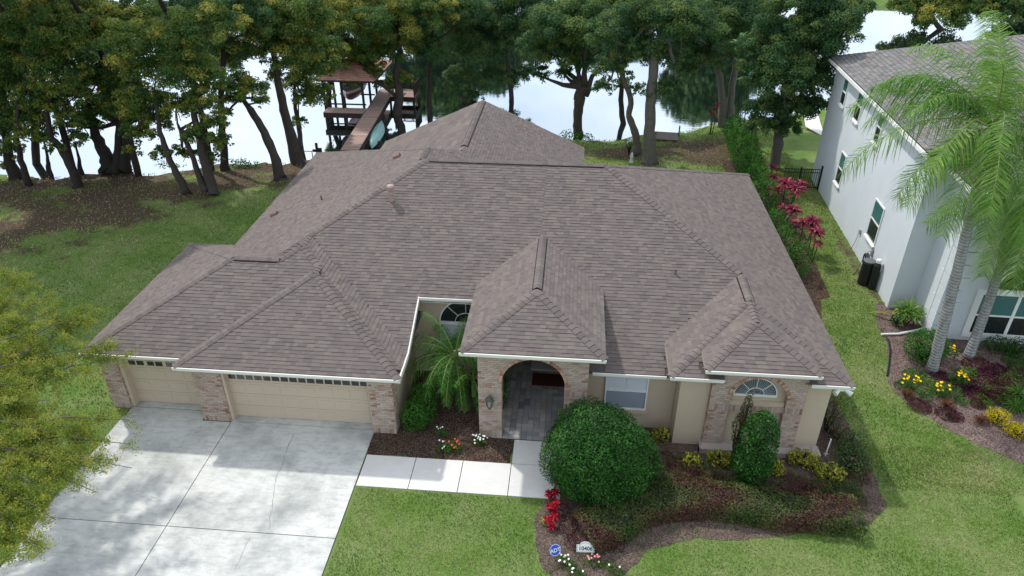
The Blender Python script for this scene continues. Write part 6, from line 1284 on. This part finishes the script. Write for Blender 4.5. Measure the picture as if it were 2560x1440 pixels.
def blades(n, box, h, w, name, lab, per=1):
    x, y = visible_ground(n, box); bad = np.zeros(len(x), bool)
    jx, jy = x+rng.normal(size=len(x))*.07, y+rng.normal(size=len(x))*.07
    for P in HARD: bad |= inpolyn(P, x, y)
    for P in BEDS.values(): bad |= inpolyn(P, jx, jy)
    d = y-np.interp(x, _sx, _sy); keep = ~bad & (d < -.3) & (rng.random(len(x)) > litter(x, y)*.97); x, y = x[keep], y[keep]; z = terr(x, y); k = len(x)
    a = rng.random(k)*6.283; hh = h*rng.uniform(.5, 1.25, k); lean = rng.normal(size=(k, 2))*.5*h; wx, wy = np.cos(a)*w/2, np.sin(a)*w/2
    V = np.stack([np.stack([x-wx, y-wy, z-.005], 1), np.stack([x+wx, y+wy, z-.005], 1), np.stack([x+lean[:, 0], y+lean[:, 1], z+hh], 1)], 1).reshape(-1, 3)
    pat = .52+.3*np.sin(x*1.1+np.sin(y*.9)*2)+.2*np.sin(y*1.7+x*.6)+.18*np.sin(x*4.3+y*3.1)*np.sin(y*5.2-x*1.7)
    T = np.clip(pat*.75+rng.normal(size=k)*.3, 0, 1); link(name, npmesh(name, V, 3, M['grass'], T), kind='stuff', label=lab)
blades(170000, (-7, 14, 9, 19), .055, .022, 'grass_blades', 'short mown grass of the front lawn')
blades(120000, (8.5, 18, 17, 44), .07, .03, 'grass_blades', 'short grass of the strip between the houses')
blades(130000, (-36, -12, 12, 40), .08, .035, 'grass_blades', 'grass of the left side lawn')
blades(40000, (-12, 14, 38, 54), .1, .045, 'grass_blades', 'grass of the back lawn by the lake')
def chips(P, n, mat, L0=.045, name='mulch_chips', lab=''):
    P2 = np.array(P); x = rng.uniform(P2[:, 0].min(), P2[:, 0].max(), n); y = rng.uniform(P2[:, 1].min(), P2[:, 1].max(), n); ok = inpolyn(P, x, y); x, y = x[ok], y[ok]; k = len(x)
    C = np.stack([x, y, terr(x, y)+.012+rng.random(k)*.02], 1); link(name, npmesh(name, quads_from(C, rng.normal(size=(k, 3))*.35+np.array([0, 0, 1]), L0*rng.uniform(.6, 1.6, k), .014*rng.uniform(.7, 1.6, k)), 4, M[mat], rng.random(k)), kind='stuff', label=lab)
wx, wy = visible_ground(5200, (-.4, 10.2, 12.6, 16.6)); ok = inpolyn(BEDS['front'], wx, wy) & ((np.sin(wx*2.7+1)*np.sin(wy*3.9+wx) > .1) | (rng.random(len(wx)) < .12)); wx, wy = wx[ok], wy[ok]; k = len(wx)
link('weeds', npmesh('weeds', quads_from(np.stack([wx, wy, .03+rng.random(k)*.05], 1), rng.normal(size=(k, 3))*.8+np.array([0, 0, .8]), .07*rng.uniform(.6, 1.3, k), .03), 4, M['green'], rng.random(k)), kind='stuff', label='small weeds creeping over the mulch of the front bed')
chips(BEDS['court'], 9000, 'chip', lab='bark chips in the courtyard bed'); chips(BEDS['front'], 26000, 'chip2', lab='bark chips in the front bed'); chips(BEDS['neigh'], 26000, 'chip2', .06, lab='bark chips in the neighbour bed'); chips(BEDS['side'], 6000, 'chip', .06, lab='bark chips under the side hedge')
def scatter_leaves(n, box, lab, s=.07, within=None):
    x, y = visible_ground(n, box); bad = np.zeros(len(x), bool)
    for P in HARD: bad |= inpolyn(P, x, y)
    d = y-np.interp(x, _sx, _sy); x, y = x[~bad & (d < -.2)], y[~bad & (d < -.2)]
    if within is not None: kk = rng.random(len(x)) < within(x, y); x, y = x[kk], y[kk]
    k = len(x); C = np.stack([x, y, terr(x, y)+.03+rng.random(k)*.04], 1); link('fallen_leaves', npmesh('fallen_leaves', quads_from(C, rng.normal(size=(k, 3))*.4+np.array([0, 0, 1]), s*rng.uniform(.6, 1.4, k), s*.55), 4, M['deadleaf'], rng.random(k)), kind='stuff', label=lab)
scatter_leaves(900, (8.5, 16, 16, 38), 'fallen leaves on the lawn between the houses', .06)
scatter_leaves(60000, (-44, 14, 24, 54), 'carpet of fallen leaves under the oaks', .11, lambda x, y: litter(x, y)*.9+.01)

pts = []
while len(pts) < 170:
    x, y = random.uniform(-15.5, 8.5), random.uniform(18, 37); z = env(x, y)
    if z > 0: pts.append((x, y, z+.035))
k = len(pts); link('fallen_leaves', npmesh('fallen_leaves', quads_from(np.array(pts), rng.normal(size=(k, 3))*.3+np.array([0, -.35, 1]), .06*rng.uniform(.5, 1.2, k), .035), 4, M['deadleaf'], rng.random(k)), kind='stuff', label='scattered dry leaves lying on the shingle roof')
